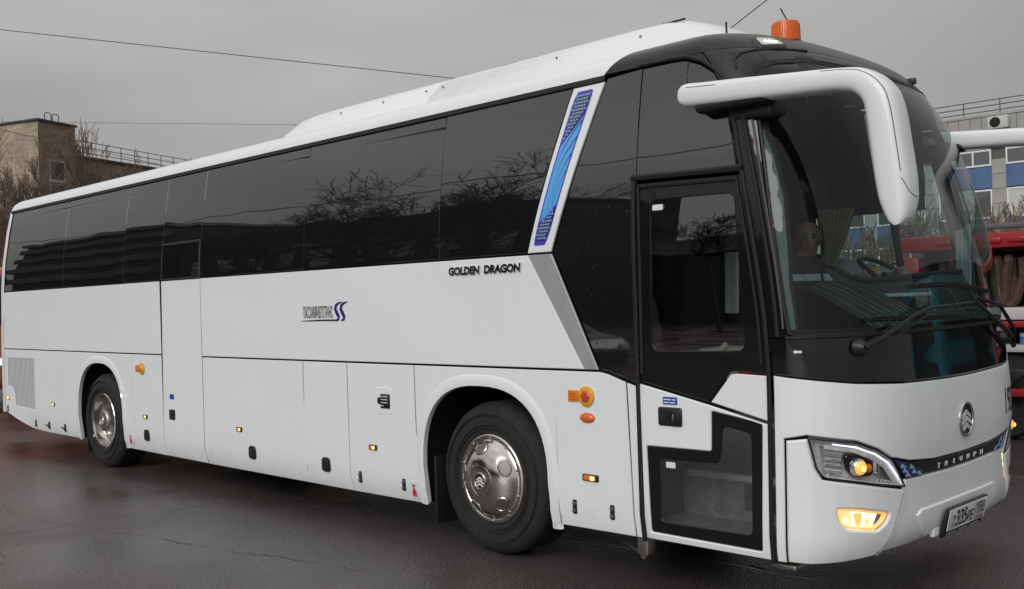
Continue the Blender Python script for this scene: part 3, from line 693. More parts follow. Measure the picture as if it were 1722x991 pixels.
# round breather discs with plate, oval side indicator
for x, z in ((-1.737, 1.128), (-7.845, 1.131)):
    b = MB(); b.lathe([(0, .012), (.052, .012), (.062, .006), (.064, -.01)], (x, YS(z)-.004, z), 'y', 24, sgn=-1); o = b.build('breather_cap', M['yellowdisc'], BUS)
    b = MB(); b.lathe([(0, .018), (.030, .018), (.040, .010)], (x, YS(z)-.006, z), 'y', 6, sgn=-1); b.build('cap_centre', M['redglass' if x > -3 else 'amber'], o)
    b = MB(); b.bbox(x-.152, x-.066, YS(z)-.006, YS(z)+.01, z-.038, z+.034, .004); o = b.build('cap_plate', M['amber'], BUS)
    if x > -3:
        for k in range(3): strip2('print_line', [(x-.142, z-.02+k*.016), (x-.08, z-.02+k*.016)], .004, side, M['redglass'], o, off=.0075)
b = MB(); b.lathe([(0, .020), (.03, .018), (.050, .010), (.060, 0), (.062, -.01)], (-1.737, YS(.996)-.002, .996), 'y', 28, sgn=-1, sx=1.02, sz=.54); b.build('side_indicator', M['orange'], BUS)
b = MB(); b.bbox(-7.26, -7.14, -.010, .02, .640, .745, .012); o = b.build('middle_door_handle', M['plastic'], BUS); b = MB(); b.lathe([(0, .006), (.028, .004), (.030, 0)], (-7.19, -.010, .69), 'y', 14, sgn=-1); b.build('lock_dial', M['dark'], o)
sticker(-7.245, -7.155, .845, .895, 'stickblue')
# white rear wheel-arch lamp
b = MB(); b.bbox(-8.35, -8.29, -.015, .02, .80, .90, .012); o = b.build('arch_lamp', M['stickwhite'], BUS); b = MB(); b.bbox(-8.345, -8.30, -.02, -.005, .815, .845, .006); b.build('bulb', M['ledwhite'], o)
# filler flap on the tank hatch
fl = panel('filler_flap', rrect(-3.865, -3.675, .90, 1.10, .02, 3), side, M['white'], BUS, off=.004, th=.01, gap=0, bev=.003)
b = MB(); b.bbox(-3.80, -3.69, YS(1)-.012, YS(1)+.005, .945, 1.052, .004); o = b.build('flap_label', M['ink'], fl)
for k in range(4): strip2('print_line', [(-3.790, .965+k*.023), (-3.71 if k else -3.76, .965+k*.023)], .006, side, M['stickwhite'], o, off=.0135)
b = MB(); b.bbox(-3.835, -3.80, YS(1)-.018, YS(1)+.005, .975, 1.025, .01); b.build('flap_catch', M['plastic'], fl)
# jack point stickers
for x, z in ((-3.445, .362), (-8.17, .375)):
    s_ = sticker(x-.045, x+.045, z-.062, z+.062, 'stickwhite')
    strip2('print_mark', [(x, z-.035), (x, z-.01), (x, z+.012), (x, z+.035)], [.05, .042, .014, .014], side, M['stickred'], s_, off=.004)
    strip2('print_mark', [(x-.02, z+.038), (x+.02, z+.038)], .008, side, M['stickred'], s_, off=.004); strip2('print_mark', [(x-.03, z-.042), (x+.03, z-.042)], .007, side, M['stickred'], s_, off=.004)
sticker(-10.80, -10.70, 1.15, 1.25, 'stickwhite'); 
# lettering on the side
def ital(x, z, d=0.0): return side(x, z, d)
lettering('maker_lettering', 'GOLDEN', ital, (-2.975, -2.655, 1.914, 1.972), M['chrome'], BUS, off=.001, raise_=.010, shear=.12, offset=.05)
lettering('maker_lettering', 'DRAGON', ital, (-2.615, -2.265, 1.914, 1.972), M['chrome'], BUS, off=.001, raise_=.010, shear=.12, offset=.05)
lettering('operator_lettering', 'ПАССАЖИРАВТОТРАНС', side, (-4.815, -4.400, 1.628, 1.728), M['ink'], BUS, off=.0025, offset=.006)
strip2('operator_underline', [(-4.85, 1.607), (-4.6, 1.612), (-4.40, 1.612), (-4.34, 1.612)], [.004, .012, .012, .012], side, M['ink'], BUS)
for dx in (0, .075):
    strip2('operator_swash', [(-4.265+dx, 1.755), (-4.315+dx, 1.748), (-4.352+dx, 1.728), (-4.362+dx, 1.700), (-4.340+dx, 1.668), (-4.318+dx, 1.640), (-4.325+dx, 1.618), (-4.36+dx, 1.606)], [.004, .016, .028, .034, .036, .034, .024, .006], side, M['inkblue'], BUS)

# ================================================================ front
H = LH
def mir(pts): return pts+[(2*H-a, z) for a, z in pts[::-1]]
bb = [(.014, 1.300), (.232, 1.277), (.452, 1.253), (.806, 1.232), (1.363, 1.219)]
fpoly = [(.016, .315), (.016, 1.297)]+[(a, z-.004) for a, z in bb[1:]]
fpoly = fpoly+[(2*H-a, z) for a, z in fpoly[::-1]]
bottom = [(.070, .315), (.070, .968), (.186, .990), (.437, .955), (.577, .903), (.676, .846), (.72, .838), (.836, .812), (1.101, .787)]
fpoly = fpoly+[(2*H-a, z) for a, z in bottom]+[(1.5, .7795)]+[(a, z) for a, z in bottom[::-1]]
panel('front_panel', fpoly, front, M['white'], BUS, step=.07, gap=.002, bev=.006)
blackband = mir([(.012, 1.492)]+[(.012, 1.304)]+[(a, z+.004) for a, z in bb[1:]])
panel('front_glass_band', blackband, front, M['blackgloss'], BUS, step=.07, gap=.002, off=.001)
# bumper corners (mirrored), fog lamps
fogh = rounded([(.330, .612), (.439, .603), (.672, .557), (.640, .508), (.573, .474), (.390, .500), (.347, .535)], .02)
corner = [(.078, .318), (.078, .962), (.190, .976), (.226, .822), (.262, .764), (.439, .735), (.60, .703), (.800, .664), (.748, .553), (.690, .440), (.650, .385), (.590, .330), (.382, .318), (.2, .312)]
mirror_a = lambda P: [(2*H-a, z) for a, z in P]
lampset = []
for s in (0, 1):
    T = mirror_a if s else (lambda P: P)
    panel('bumper_corner', T(corner), front, M['white'], BUS, step=.06, gap=.003, bev=.010, off=.004, holes=[T(fogh)])
    fog = panel('fog_lamp', T(inset(fogh, -.015)), front, M['foglit'], BUS, off=-.034, gap=0, th=.012, bev=.002, step=.05)
    panel('reflector', T([(.44, .575), (.50, .570), (.49, .505), (.46, .505)]), front, M['fogwarm'], fog, off=-.030, gap=0, th=.004, bev=.001, step=.05)
    panel('reflector', T([(.60, .560), (.668, .552), (.630, .512), (.56, .49)]), front, M['mirrorchrome'], fog, off=-.026, gap=0, th=.006, bev=.001, step=.05)
    rim = panel('rim', T(inset(fogh, .001)), front, M['fogwarm'], fog, off=-.012, gap=0, th=.022, bev=.003, step=.05, holes=[T(inset(fogh, .014))])
    panel('lens', T(inset(fogh, .004)), front, M['lens'], fog, off=-.006, gap=0, th=.003, bev=.001, step=.05)
    # headlamp
    hl = [(.190, .984), (.437, .950), (.577, .898), (.676, .841), (.735, .770), (.812, .672), (.60, .708), (.439, .740), (.266, .769), (.228, .818)]
    hl = rounded(hl, .02); inner = inset(hl, .013)
    HLn = panel('headlight', T(hl), front, M['bowl'], BUS, off=.002, gap=.002, th=.06, bev=.004, step=.05, holes=[T(inner)])
    panel('rim', T(inset(hl, .001)), front, M['plastic'], HLn, off=.005, gap=0, th=.008, bev=.002, step=.05, holes=[T(inset(hl, .010))])
    HLn['label'] = 'headlight by the door' if not s else 'headlight on the far corner'
    panel('reflector_bowl', T(inset(hl, -.004)), front, M['bowl'], HLn, off=-.060, gap=0, th=.004, bev=.001, step=.06)
    panel('reflector', T([(.25, .93), (.33, .925), (.40, .905), (.36, .80), (.30, .775), (.27, .80)]), front, M['mirrorchrome'], HLn, off=-.035, gap=0, th=.02, bev=.008, step=.05)
    for k in range(4):
        z = .800+k*.028
        panel('reflector_rib', T([(.275+.002*k, z), (.365, z-.012), (.368, z+.004), (.277, z+.016)]), front, M['mirrorchrome'], HLn, off=-.018, gap=0, th=.016, bev=.005, step=.06)
    panel('projector_bezel', T(rounded([(.385, .885), (.50, .872), (.575, .820), (.570, .755), (.44, .760), (.395, .800)], .03)), front, M['blackgloss'], HLn, off=-.026, gap=0, th=.02, bev=.006, step=.05)
    c_ = front(T([(.462, .815)])[0][0], .815, -.030); n_ = (front(T([(.462, .815)])[0][0], .815, .05)-c_)
    n_ = Vector(n_).normalized()
    def ball(c, r, m, name, par, sq=1.0):
        bm = bmesh.new(); bmesh.ops.create_uvsphere(bm, u_segments=20, v_segments=12, radius=r)
        o = mesh(name, [Vector(c)+v.co*sq for v in bm.verts], [[v.index for v in f.verts] for f in bm.faces], m, par, 60); bm.free(); return o
    ball(c_, .050, M['mirrorchrome'], 'projector', HLn); ball(Vector(c_)+n_*.018, .040, M['amberlit'], 'projector_lens', HLn); ball(Vector(c_)+n_*.052, .014, M['amberhot'], 'projector_bulb', HLn)
    ball(front(T([(.535, .800)])[0][0], .800, -.035), .026, M['amber'], 'indicator_bulb', HLn)
    panel('reflector', T(rounded([(.585, .845), (.65, .815), (.72, .745), (.715, .725), (.60, .745)], .03)), front, M['mirrorchrome'], HLn, off=-.036, gap=0, th=.02, bev=.010, step=.05)
    panel('reflector_core', T(rounded([(.60, .820), (.655, .79), (.66, .745), (.615, .75)], .02)), front, M['steel'], HLn, off=-.024, gap=0, th=.01, bev=.006, step=.05)
    strip2('led_strip', T([(.31, .944), (.437, .923), (.560, .877), (.655, .822), (.715, .762), (.780, .694)]), [.007, .009, .010, .011, .011, .008], front, M['drl'], HLn, off=-.006)
    strip2('chrome_arc', T([(.27, .932), (.437, .910), (.550, .866), (.640, .814), (.695, .757), (.755, .696)]), [.02, .036, .040, .044, .046, .036], front, M['bowl'], HLn, off=-.014)
    for k in range(7):
        a0 = .585+k*.028; z0 = .722-k*.006
        panel('led_tooth', T([(a0, z0), (a0+.02, z0-.004), (a0+.024, z0+.016), (a0+.004, z0+.020)]), front, M['mirrorchrome'], HLn, off=-.012, gap=0, th=.012, bev=.004, step=.06)
    panel('lens', T(inset(hl, .014)), front, M['lens'], HLn, off=.003, gap=0, th=.003, bev=.001, step=.05)
# grille strip with lettering
strip_ = mir([(.690, .840), (.78, .710), (.822, .722), (1.347, .703)][1:])
top_ = [(.690, .838), (.72, .832), (.836, .806), (1.101, .781), (1.5, .774)]
st = top_+[(2*H-a, z) for a, z in top_[:-1][::-1]]
bt = [(.818, .716), (1.347, .702), (1.5, .700)]
st = st+[(2*H-a, z) for a, z in bt[:-1]]+bt[::-1]
GS = panel('grille_strip', st, front, M['blackgloss'], BUS, off=-.008, gap=.003, step=.06)
for k, ch in enumerate('TRIUMPH'):
    a0 = 1.19+k*.100; w_ = .034 if ch != 'I' else .010
    lettering('grille_letter', ch, front, (a0-w_/2, a0+w_/2, .724, .752), M['platewhite'], GS, off=-.0065, raise_=.003)
for s in (0, 1):
    T = mirror_a if s else (lambda P: P)
    panel('blue_inlay', T([(.705, .833), (.755, .822), (1.0, .742), (1.0, .712), (.822, .718)]), front, M['printdark'], GS, off=-.0065, gap=0, th=.001, bev=.0003, step=.06)
    for a0, z0, w_ in ((.765, .792, .060), (.79, .765, .055), (.82, .738, .055), (.855, .778, .050), (.885, .748, .055), (.945, .732, .05)):
        panel('blue_scale', T([(a0, z0-.012), (a0+w_, z0-.016), (a0+.008, z0+.012)]), front, M['printpale'], GS, off=-.005, gap=0, th=.002, bev=.0006, step=.08)
# centre bumper and plate
cb = mir([(.594, .330), (.655, .385), (.695, .440), (.753, .553), (.806, .664), (.822, .714), (1.347, .700)][::-1][::-1])
panel('bumper_centre', cb, front, M['white'], BUS, off=-.010, gap=.003, bev=.008, step=.06)
panel('bumper_lip', mir([(1.04, .355), (.93, .500), (.985, .528)]), front, M['white'], BUS, off=.000, gap=0, bev=.009, th=.03, step=.06)
strip2('bumper_crease', [(.806, .662), (.752, .553), (.693, .440), (.652, .385), (.594, .332)], .012, front, M['white'], BUS, off=.006)
pa0, pa1 = 1.225, 1.782
PL = panel('licence_plate', rrect(pa0, pa1, .345, .492, .008, 2), front, M['plastic'], BUS, off=.042, gap=0, th=.022, bev=.003, step=.3)
panel('plate_face', rrect(pa0+.012, pa1-.012, .376, .484, .006, 2), front, M['platewhite'], PL, off=.0445, gap=0, th=.003, bev=.0006, step=.3)
def plate_text(ch, x0, x1, z0, z1): lettering('plate_character', ch, front, (pa0+x0, pa0+x1, z0, z1), M['ink'], PL, off=.0455, offset=.012)
for ch, x0, x1, big in (('Т', .060, .098, 0), ('3', .108, .150, 1), ('3', .160, .202, 1), ('5', .212, .254, 1), ('Р', .266, .302, 0), ('Е', .314, .346, 0)):
    plate_text(ch, x0, x1, .390, .470 if big else .447)
for ch, x0, x1 in (('9', .430, .464), ('8', .474, .508)): lettering('plate_character', ch, front, (pa0+x0, pa0+x1, .412, .474), M['ink'], PL, off=.0455)
strip2('plate_character', [(pa0+.414, .413), (pa0+.414, .474)], .009, front, M['ink'], PL, off=.0462); strip2('plate_character', [(pa0+.400, .456), (pa0+.413, .472)], .007, front, M['ink'], PL, off=.0464)
plate_text('RUS', .405, .460, .384, .400)
strip2('plate_divider', [(pa0+.384, .380), (pa0+.384, .481)], .005, front, M['ink'], PL, off=.0462)
for k, (c0, cm) in enumerate((('stickwhite', .392), ('stickblue', .387), ('stickred', .382))): strip2('plate_flag', [(pa0+.475, .397-k*.005), (pa0+.510, .397-k*.005)], .005, front, M[c0], PL, off=.0462)
for x0, x1 in ((.03, .12), (.13, .17), (.21, .33), (.36, .50)): strip2('plate_print', [(pa0+x0, .360), (pa0+x1, .360)], .008, front, M['stickwhite'], PL, off=.0432)
b = MB(); c0 = front(1.20, .345, .02); b.bbox(c0[0]-.02, c0[0]+.01, c0[1]-.05, c0[1]+.05, .335, .40, .008); b.build('plate_bracket', M['white'], BUS)
# emblem
em0 = front(1.508, .967, 0.0); emn = Vector(front(1.508, .967, .05)-em0).normalized(); ey = Vector((0, 1, 0)); ez = emn.cross(ey).normalized()
def emb(c, n, R, parent, hubm='chrome', depth=1.0):
    n = Vector(n); c = Vector(c); a = Vector((0, 1, 0)) if abs(n.y) < .9 else Vector((1, 0, 0)); u = Vector((0, 0, 1))
    b = MB(); rows = []
    for k in range(36):
        q = 2*pi*k/36; d = a*cos(q)+u*sin(q); rows.append([c+d*(R+R*.10*cos(p))+n*(.006*depth+R*.10*sin(p)) for p in np.linspace(0, 2*pi, 9)])
    rows.append(rows[0]); b.grid(rows); o = b.build('emblem', M[hubm], parent, 60)
    b = MB(); b.add([c+(a*cos(q)+u*sin(q))*R*.95+n*.002*depth for q in np.linspace(0, 2*pi, 25)[:-1]], [tuple(range(24))]); b.build('emblem_base', M['plastic'], o, 0)
    for k, (z0, w_) in enumerate(((.28, .62), (-.12, .80), (-.52, .66))):
        b = MB()
        for sgn in (-1, 1):
            t = [c+a*(sgn*x*R)+u*(zz*R)+n*h for x, zz, h in ((0, z0+.30, .010*depth), (w_, z0-.08, .010*depth), (w_, z0-.30, .010*depth), (0, z0+.02, .010*depth))]
            q = [p-n*.008*depth for p in t]; b.add(t+q, [(0, 1, 2, 3), (0, 4, 5, 1), (1, 5, 6, 2), (2, 6, 7, 3), (3, 7, 4, 0)])
        b.build('emblem_chevron', M['bowl'], o, 0)
    return o
emb(em0, emn, .092, BUS)
lettering('fleet_number', '1926', front, (2.175, 2.45, .925, 1.09), M['ink'], BUS, off=.0025, offset=.012)
# ---- windscreen, pillars
pl_edge = [(.120, 1.512), (.107, 1.644), (.107, 1.892), (.117, 2.175), (.133, 2.431), (.143, 2.662), (.155, 2.80)]
ws_top = [(.195, 2.918), (.271, 2.966), (.393, 2.998), (.64, 3.022), (1.5, 3.036)]
wsh = [(.150, 1.499)]+pl_edge+ws_top; ws = mir([p for p in wsh[:-1]])
WS = panel('windscreen', ws, front, M['windscreen'], BUS, off=0, gap=.003, th=.006, bev=.0015, step=.07)
frit_in = [(.172, 1.535), (.172, 1.766), (.197, 2.014), (.223, 2.233), (.213, 2.459), (.195, 2.62), (.25, 2.86), (.36, 2.92), (.66, 2.955), (1.4, 2.965)]
frit_out = [(.158, 1.506), (.152, 1.766), (.178, 2.014), (.200, 2.233), (.190, 2.459), (.160, 2.60), (.165, 2.80), (.20, 2.915), (.275, 2.960), (.40, 2.992), (.65, 3.016), (1.4, 3.03)]
panel('windscreen_border', mir(frit_out), front, M['dark'], WS, off=-.010, gap=0, th=.004, bev=.001, step=.07, holes=[mir(frit_in)])
panel('windscreen_seal', mir([(a-.008 if a < .2 else a, z+(.006 if a > .2 else 0)) for a, z in wsh[:-1]]), front, M['rubber'], WS, off=.004, gap=0, th=.02, bev=.004, step=.08, holes=[inset(ws, .010)])
for s in (0, 1):
    T = mirror_a if s else (lambda P: P)
    panel('pillar_trim', T([(.122, 1.53), (.160, 1.53), (.155, 1.766), (.182, 2.014), (.204, 2.233), (.194, 2.459), (.166, 2.60), (.150, 2.62), (.138, 2.43), (.122, 2.175), (.114, 1.89), (.114, 1.65)]), front, M['trimgrey'], BUS, off=-.022, gap=0, th=.01, step=.06)
    panel('corner_pillar', T([(.006, 1.492), (.112, 1.496)]+[(a-.008, z) for a, z in pl_edge]+[(.148, 2.83), (.02, 2.83)]+[(.004, z) for z in (2.7, 2.4, 2.1, 1.8)]), front, M['blackgloss'], BUS, gap=.002, off=.001, step=.06)
    b = MB(); b.tube([tuple(front(T([(.062+.006*sin((z-1.5)*3), z)])[0][0], z, .010)) for z in np.linspace(1.50, 2.72, 14)], .011, 6); b.build('pillar_gutter', M['rubber'], BUS)
    b = MB(); b.tube([tuple(front(T([(.094+.012*(z-1.5), z)])[0][0], z, .006)) for z in np.linspace(1.54, 2.72, 14)], .006, 6); b.build('pillar_bead', M['beadgrey'], BUS)
strip2('front_joint', [(a, 1.4955) for a in np.linspace(.1, 2.9, 40)], .010, front, M['rubber'], BUS, off=.003)
strip2('arrow_mark', [(.135, 1.421), (.148, 1.421), (.1481, 1.421), (.178, 1.421)], [.003, .024, .012, .012], front, M['stickwhite'], BUS, off=.004)
# ---- black roof cap
capb = [(.004, 2.835), (.150, 2.835), (.187, 2.922), (.265, 2.972), (.39, 3.005), (.64, 3.030), (1.5, 3.044)]
cap1 = capb[:-1]+[(1.4, 3.043)]
poly = cap1+[(2*H-a, z) for a, z in cap1[::-1]]+[(2*H-.004, 3.10), (.004, 3.10)]
panel('roof_cap', poly, front, M['capblack'], BUS, gap=0, off=.003, step=.05, bev=.006, th=.02)
zl = [3.097, 3.11, 3.125, 3.14, 3.155, 3.17, 3.183, 3.195, 3.206, 3.216, 3.226, 3.237, 3.248, 3.26, 3.272, 3.284, 3.295, 3.305, 3.314, 3.322, 3.329, 3.335, 3.339]
XB = herm([3.08, 3.09, 3.14, 3.18, 3.225, 3.27, 3.34], [-1.63, -1.62, -1.57, -1.52, -1.465, -1.50, -1.64])
rows = []
for z in zl:
    r_ = [tuple(side(x, z, .003)) for x in np.linspace(XB(z), XA(z)-.002, 10)] if XB(z) < XA(z)-.01 else [tuple(front(0.0, z, .003))]*10
    r_ += [tuple(front(a, z, .003)) for a in np.linspace(.0, 3.0, 70)]
    r_ += [(p[0], 2.55-p[1], p[2]) for p in r_[:10][::-1]]
    rows.append(r_)
cap_top = MB().grid(rows); cap_top.build('roof_cap', M['capblack'], BUS, 60)
for mp in (side, sidefar):
    # cap side ear over the quarter window
    poly = [(-1.625, 3.094), (-1.318, 3.094), (-1.107, 3.091), (-1.0, 3.084), (-.885, 3.040), (-.78, 2.965), (-.715, 2.895), (XA(2.835)-.001, 2.835), (XA(2.9), 2.9), (XA(3.0), 3.0), (XA(3.05), 3.05), (XA(3.098), 3.098), (-1.61, 3.1)]
    panel('roof_cap', poly, mp, M['capblack'], BUS, gap=0, off=.0035, step=.05, bev=.006, th=.02)
strip2('cap_joint', [(.02, 2.84)]+[(a, z-.004) for a, z in capb[1:]]+[(2*H-a, z-.004) for a, z in capb[1:-1][::-1]], .007, front, M['rubber'], BUS, off=.006)
t_ = MB(); t_.tube([tuple(front(a, z, .006)) for a, z in ((.13, 2.96), (.16, 3.02), (.22, 3.055), (.32, 3.075), (.5, 3.09), (.75, 3.10))], .006, 6); t_.build('cap_bead', M['rubber'], BUS)
# clearance lamps in the cap
for s in (0, 1):
    T = mirror_a if s else (lambda P: P)
    lampp = [(.340, 3.150), (.385, 3.172), (.545, 3.183), (.580, 3.160), (.600, 3.118), (.580, 3.102), (.375, 3.088), (.362, 3.120)]
    o = panel('clearance_lamp', T(rounded(lampp, .02)), front, M['plastic'], BUS, off=.008, gap=0, th=.03, bev=.006, step=.04)
    panel('lens', T(rounded([(.392, 3.160), (.520, 3.168), (.555, 3.150), (.574, 3.124), (.398, 3.108)], .010)), front, M['markerlens'], o, off=.013, gap=0, th=.006, bev=.002, step=.04)
    for k in range(4): panel('bulb', T(rrect(.430+k*.027, .444+k*.027, 3.128, 3.138, .003, 2)), front, M['ledwhite'], o, off=.0165, gap=0, th=.004, bev=.0008, step=.05)
# ---- white roof skin, rear
rows = []
zr = [3.088, 3.10, 3.12, 3.14, 3.155, 3.17, 3.183, 3.195, 3.206, 3.216, 3.226, 3.24, 3.255, 3.27, 3.285, 3.30, 3.32, 3.339]
for z in zr:
    x1 = XB(z)
    rows.append([tuple(side(x, z, .003)) for x in np.linspace(-11.78+max(0, z-3.12)*.35, x1-.002, 40)])
full = rows+[[(x, 2.55-y, z) for x, y, z in r] for r in rows[::-1]]
MB().grid(full).build('roof_skin', M['roofwhite'], BUS, 60)
rows = []
for z in [.45, .5, .7, 1.0, 1.3, 1.7, 2.05, 2.4, 2.8, 3.05, 3.12, 3.17, 3.21, 3.25, 3.29, 3.32, 3.339]:
    xr = XR(z)-.065+max(0, z-3.0)*.30; ys = YS(z); r = .11
    near = [(XR(z)+.02+max(0, z-3.0)*.30, ys, z)]+[(xr-r*sin(q), ys+r*(1-cos(q))+(0), z) for q in np.linspace(0, pi/2, 8)]
    if ys+r > 1.2: near = [(XR(z)+.02+max(0, z-3.0)*.30, ys, z)]+[(xr-r*sin(q), ys+(1.275-ys)*q/(pi/2), z) for q in np.linspace(0, pi/2, 8)]
    row = near+[(xr-r, 1.275, z)]+[(x, 2.55-y, z) for x, y, _ in near[::-1]]
    rows.append(row)
MB().grid(rows).build('rear_skin', M['roofwhite'], BUS, 60)
b = MB(); b.bbox(-12.12, -11.9, .12, 2.43, .40, .62, .04); b.build('rear_bumper', M['white'], BUS)

# ---- roof unit
def unit_row(x, s):
    prof = [(.36, -.04), (.43, .07), (.47, .10), (.52, .155), (.565, .195), (.64, .225), (.80, .240), (1.275, .250)]
    base = 3.255
    near = [(x, y+(1-s)*.12, base+(h if h < 0 else h*s)) for y, h in prof]
    return near+[(px, 2.55-y, z) for px, y, z in near[:-1][::-1]]
xs_ = [(-5.90, .02), (-5.86, .42), (-5.82, .46), (-5.80, .58), (-5.72, .80), (-5.60, .92), (-5.40, .98), (-5.0, 1.0), (-3.66, 1.0), (-3.655, .97), (-3.635, .97), (-3.63, 1.0), (-1.75, 1.02), (-1.50, 1.0), (-1.36, .92), (-1.22, .72), (-1.08, .42), (-.98, .15), (-.95, .0)]
MB().grid([unit_row(x, s) for x, s in xs_]).build('roof_air_conditioner', M['roofwhite'], BUS, 50)
AC = [o for o in BUS.children if o.name.startswith('roof_air')][0]
for k in range(6):
    x = -3.05+k*.30; b = MB(); b.bbox(x, x+.18, .628, .642, 3.470, 3.480, .003); b.build('vent_slot', M['dark'], AC)
for x in (-5.62, -4.9, -4.3, -3.75, -3.55, -2.35, -1.62):
    b = MB(); b.lathe([(0, .008), (.008, .006), (.010, 0)], (x, .495, 3.392), 'y', 8, sgn=-1); b.build('bolt', M['steel'], AC)
# roof aerial, hatch bump
b = MB(); b.tube([(-1.06, .62, 3.28), (-1.06, .62, 3.385)], .006, 6); b.build('aerial', M['rubber'], BUS)
b = MB(); b.lathe([(0, .03), (.01, .028), (.012, 0)], (-7.16, .25, 3.225), 'z', 8); b.build('roof_bolt', M['steel'], BUS)
# orange beacon (bolted to the cap)
bc = (-.82, .90, 3.222)
b = MB(); b.lathe([(.098, 0), (.098, .03), (.09, .035), (0, .035)], bc, 'z', 32); BE = b.build('beacon', M['plastic'], BUS)
b = MB(); b.lathe([(.086, .03), (.085, .08), (.083, .140), (.078, .153), (.06, .158), (0, .160)], bc, 'z', 48); b.build('dome', M['orange'], BE)
b = MB()
for k in range(40):
    q = 2*pi*k/40; b.tube([(bc[0]+.0855*cos(q), bc[1]+.0855*sin(q), bc[2]+.035), (bc[0]+.0830*cos(q), bc[1]+.0830*sin(q), bc[2]+.140)], .0028, 4)
b.build('dome_ribs', M['orange'], BE)
b = MB(); b.tube([(-.80, .95, 3.20), (-.84, .95, 3.41), (-.88, .95, 3.485)], .005, 5); b.build('aerial', M['rubber'], BUS)
b = MB(); c0 = front(2.22, 3.085, .005); b.bbox(c0[0]-.05, c0[0]+.035, c0[1]-.02, c0[1]+.02, c0[2]-.02, c0[2]+.022, .01); b.build('cap_camera', M['plastic'], BUS)

# ---- wing mirrors: arm forward from the cap corner, housing hanging ahead of the windscreen
def mirror_arm(far):
    yc = .015; path = [(-.952, 2.845, .030, .036), (-.944, 2.844, .046, .054), (-.90, 2.838, .060, .067), (-.6, 2.815, .066, .066), (-.25, 2.790, .072, .062), (-.02, 2.772, .080, .060), (.075, 2.755, .088, .064),
        (.145, 2.712, .094, .070), (.188, 2.645, .098, .078), (.205, 2.56, .100, .082), (.222, 2.42, .101, .084), (.238, 2.28, .103, .085), (.251, 2.17, .099, .078), (.263, 2.10, .083, .062), (.270, 2.055, .058, .042), (.273, 2.035, .026, .018)]
    # resample the path smoothly
    pp = np.array(path); q_ = [0]+list(np.cumsum(np.hypot(np.diff(pp[:, 0]), np.diff(pp[:, 1])))); fs_ = [herm(q_, pp[:, k]) for k in range(4)]
    fine = sorted(set(q_+list(np.linspace(0, q_[-1], 60)))); path = [tuple(f(t) for f in fs_) for t in fine]
    rows = []
    for i, (x, z, hy, ho) in enumerate(path):
        a = path[max(i-1, 0)]; c = path[min(i+1, len(path)-1)]; t = Vector((c[0]-a[0], 0, c[1]-a[1])).normalized(); o = Vector((0, 1, 0)).cross(t)*-1
        row = []
        for k in range(28):
            q = 2*pi*k/28; cc, ss = cos(q), sin(q); p_ = 3.0
            yy = hy*math.copysign(abs(cc)**(2/p_), cc); oo = ho*math.copysign(abs(ss)**(2/p_), ss)
            p = Vector((x, yc+(hy-.07)*.9+yy, z))+o*oo
            row.append((p.x, 2.55-p.y if far else p.y, p.z-(.06 if far else 0)))
        rows.append(row)
    b = MB(); b.grid(rows, closed=True); b.add([rows[0][k] for k in range(28)], [tuple(range(28))]); b.add([rows[-1][k] for k in range(28)], [tuple(range(28))])
    mo = b.build('wing_mirror', M['roofwhite'], BUS, 50)
    Y = (lambda y: 2.55-y) if far else (lambda y: y); dz = -.06 if far else 0
    ys_ = sorted([Y(-.04), Y(.09)])
    b = MB(); b.bbox(-.86, -.40, ys_[0], ys_[1], 2.725+dz, 2.785+dz, .03, 3); ya = sorted([Y(.04), Y(.22)]); b.bbox(-.70, -.42, ya[0], ya[1], 2.66+dz, 2.78+dz, .03, 3); b.build('mirror_mount', M['rubber'], mo)
    yb = sorted([Y(-.02), Y(.10)])
    b = MB(); b.add([(.163, yb[0], 2.58+dz), (.163, yb[1], 2.58+dz), (.219, yb[1], 2.18+dz), (.219, yb[0], 2.18+dz)], [(0, 1, 2, 3)]); 
    b.v = [(x-.045, y, z) for x, y, z in b.v]; b.build('mirror_glass', M['mirrorchrome'], mo, 0)
    # seams
    def seam(pts): b = MB(); b.tube(pts, .0022, 4); b.build('seam', M['rubber'], mo)
    R7 = lambda i, k: tuple(rows[i][k % 28])
    idx = [i for i, p in enumerate(path) if p[0] > -.10 and p[1] > 2.26]
    seam([R7(i, 11) for i in idx])
    lo = [min(range(len(path)), key=lambda i: abs(path[i][1]-z)) for z in (2.26, 2.22, 2.185, 2.165, 2.155, 2.155, 2.16)]
    seam([R7(i, k) for i, k in zip(lo, (11, 10, 9, 8, 7, 5, 3))])
    up_ = [i for i, p in enumerate(path) if -.905 < p[0] < -.70]
    seam([R7(i, 12) for i in up_])
    return mo
mirror_arm(False); mirror_arm(True)

# ---- wipers
def fpt(a, z, d): return tuple(map(float, front(a, z, d)))
def wiper(pivot, arm, blade, s_par):
    b = MB(); c = front(*pivot, 0.0); b.lathe([(0, .055), (.03, .052), (.042, .03), (.046, -.005)], c, 'x', 18); w = b.build('wiper', M['plastic'], BUS)
    b = MB(); b.tube([fpt(a, z, d) for a, z, d in arm], [.016, .014, .011, .009, .008][:len(arm)], 6)
    b.tube([fpt(a+.03, z-.03, d) for a, z, d in arm[1:]], .006, 5); b.build('wiper_arm', M['plastic'], w)
    b = MB(); L_ = [fpt(a, z, .024) for a, z in blade]; b.tube(L_, .011, 6); b.tube([(p[0]+.012, p[1], p[2]+.012) for p in L_], .005, 4); b.build('wiper_blade', M['rubber'], w)
wiper((.476, 1.434), [(.476, 1.434, .055), (.59, 1.471, .06), (.905, 1.583, .055), (1.081, 1.616, .05), (1.73, 1.633, .045)], [(.55, 1.572), (.80, 1.569), (.952, 1.565), (1.35, 1.556), (1.75, 1.545)], 0)
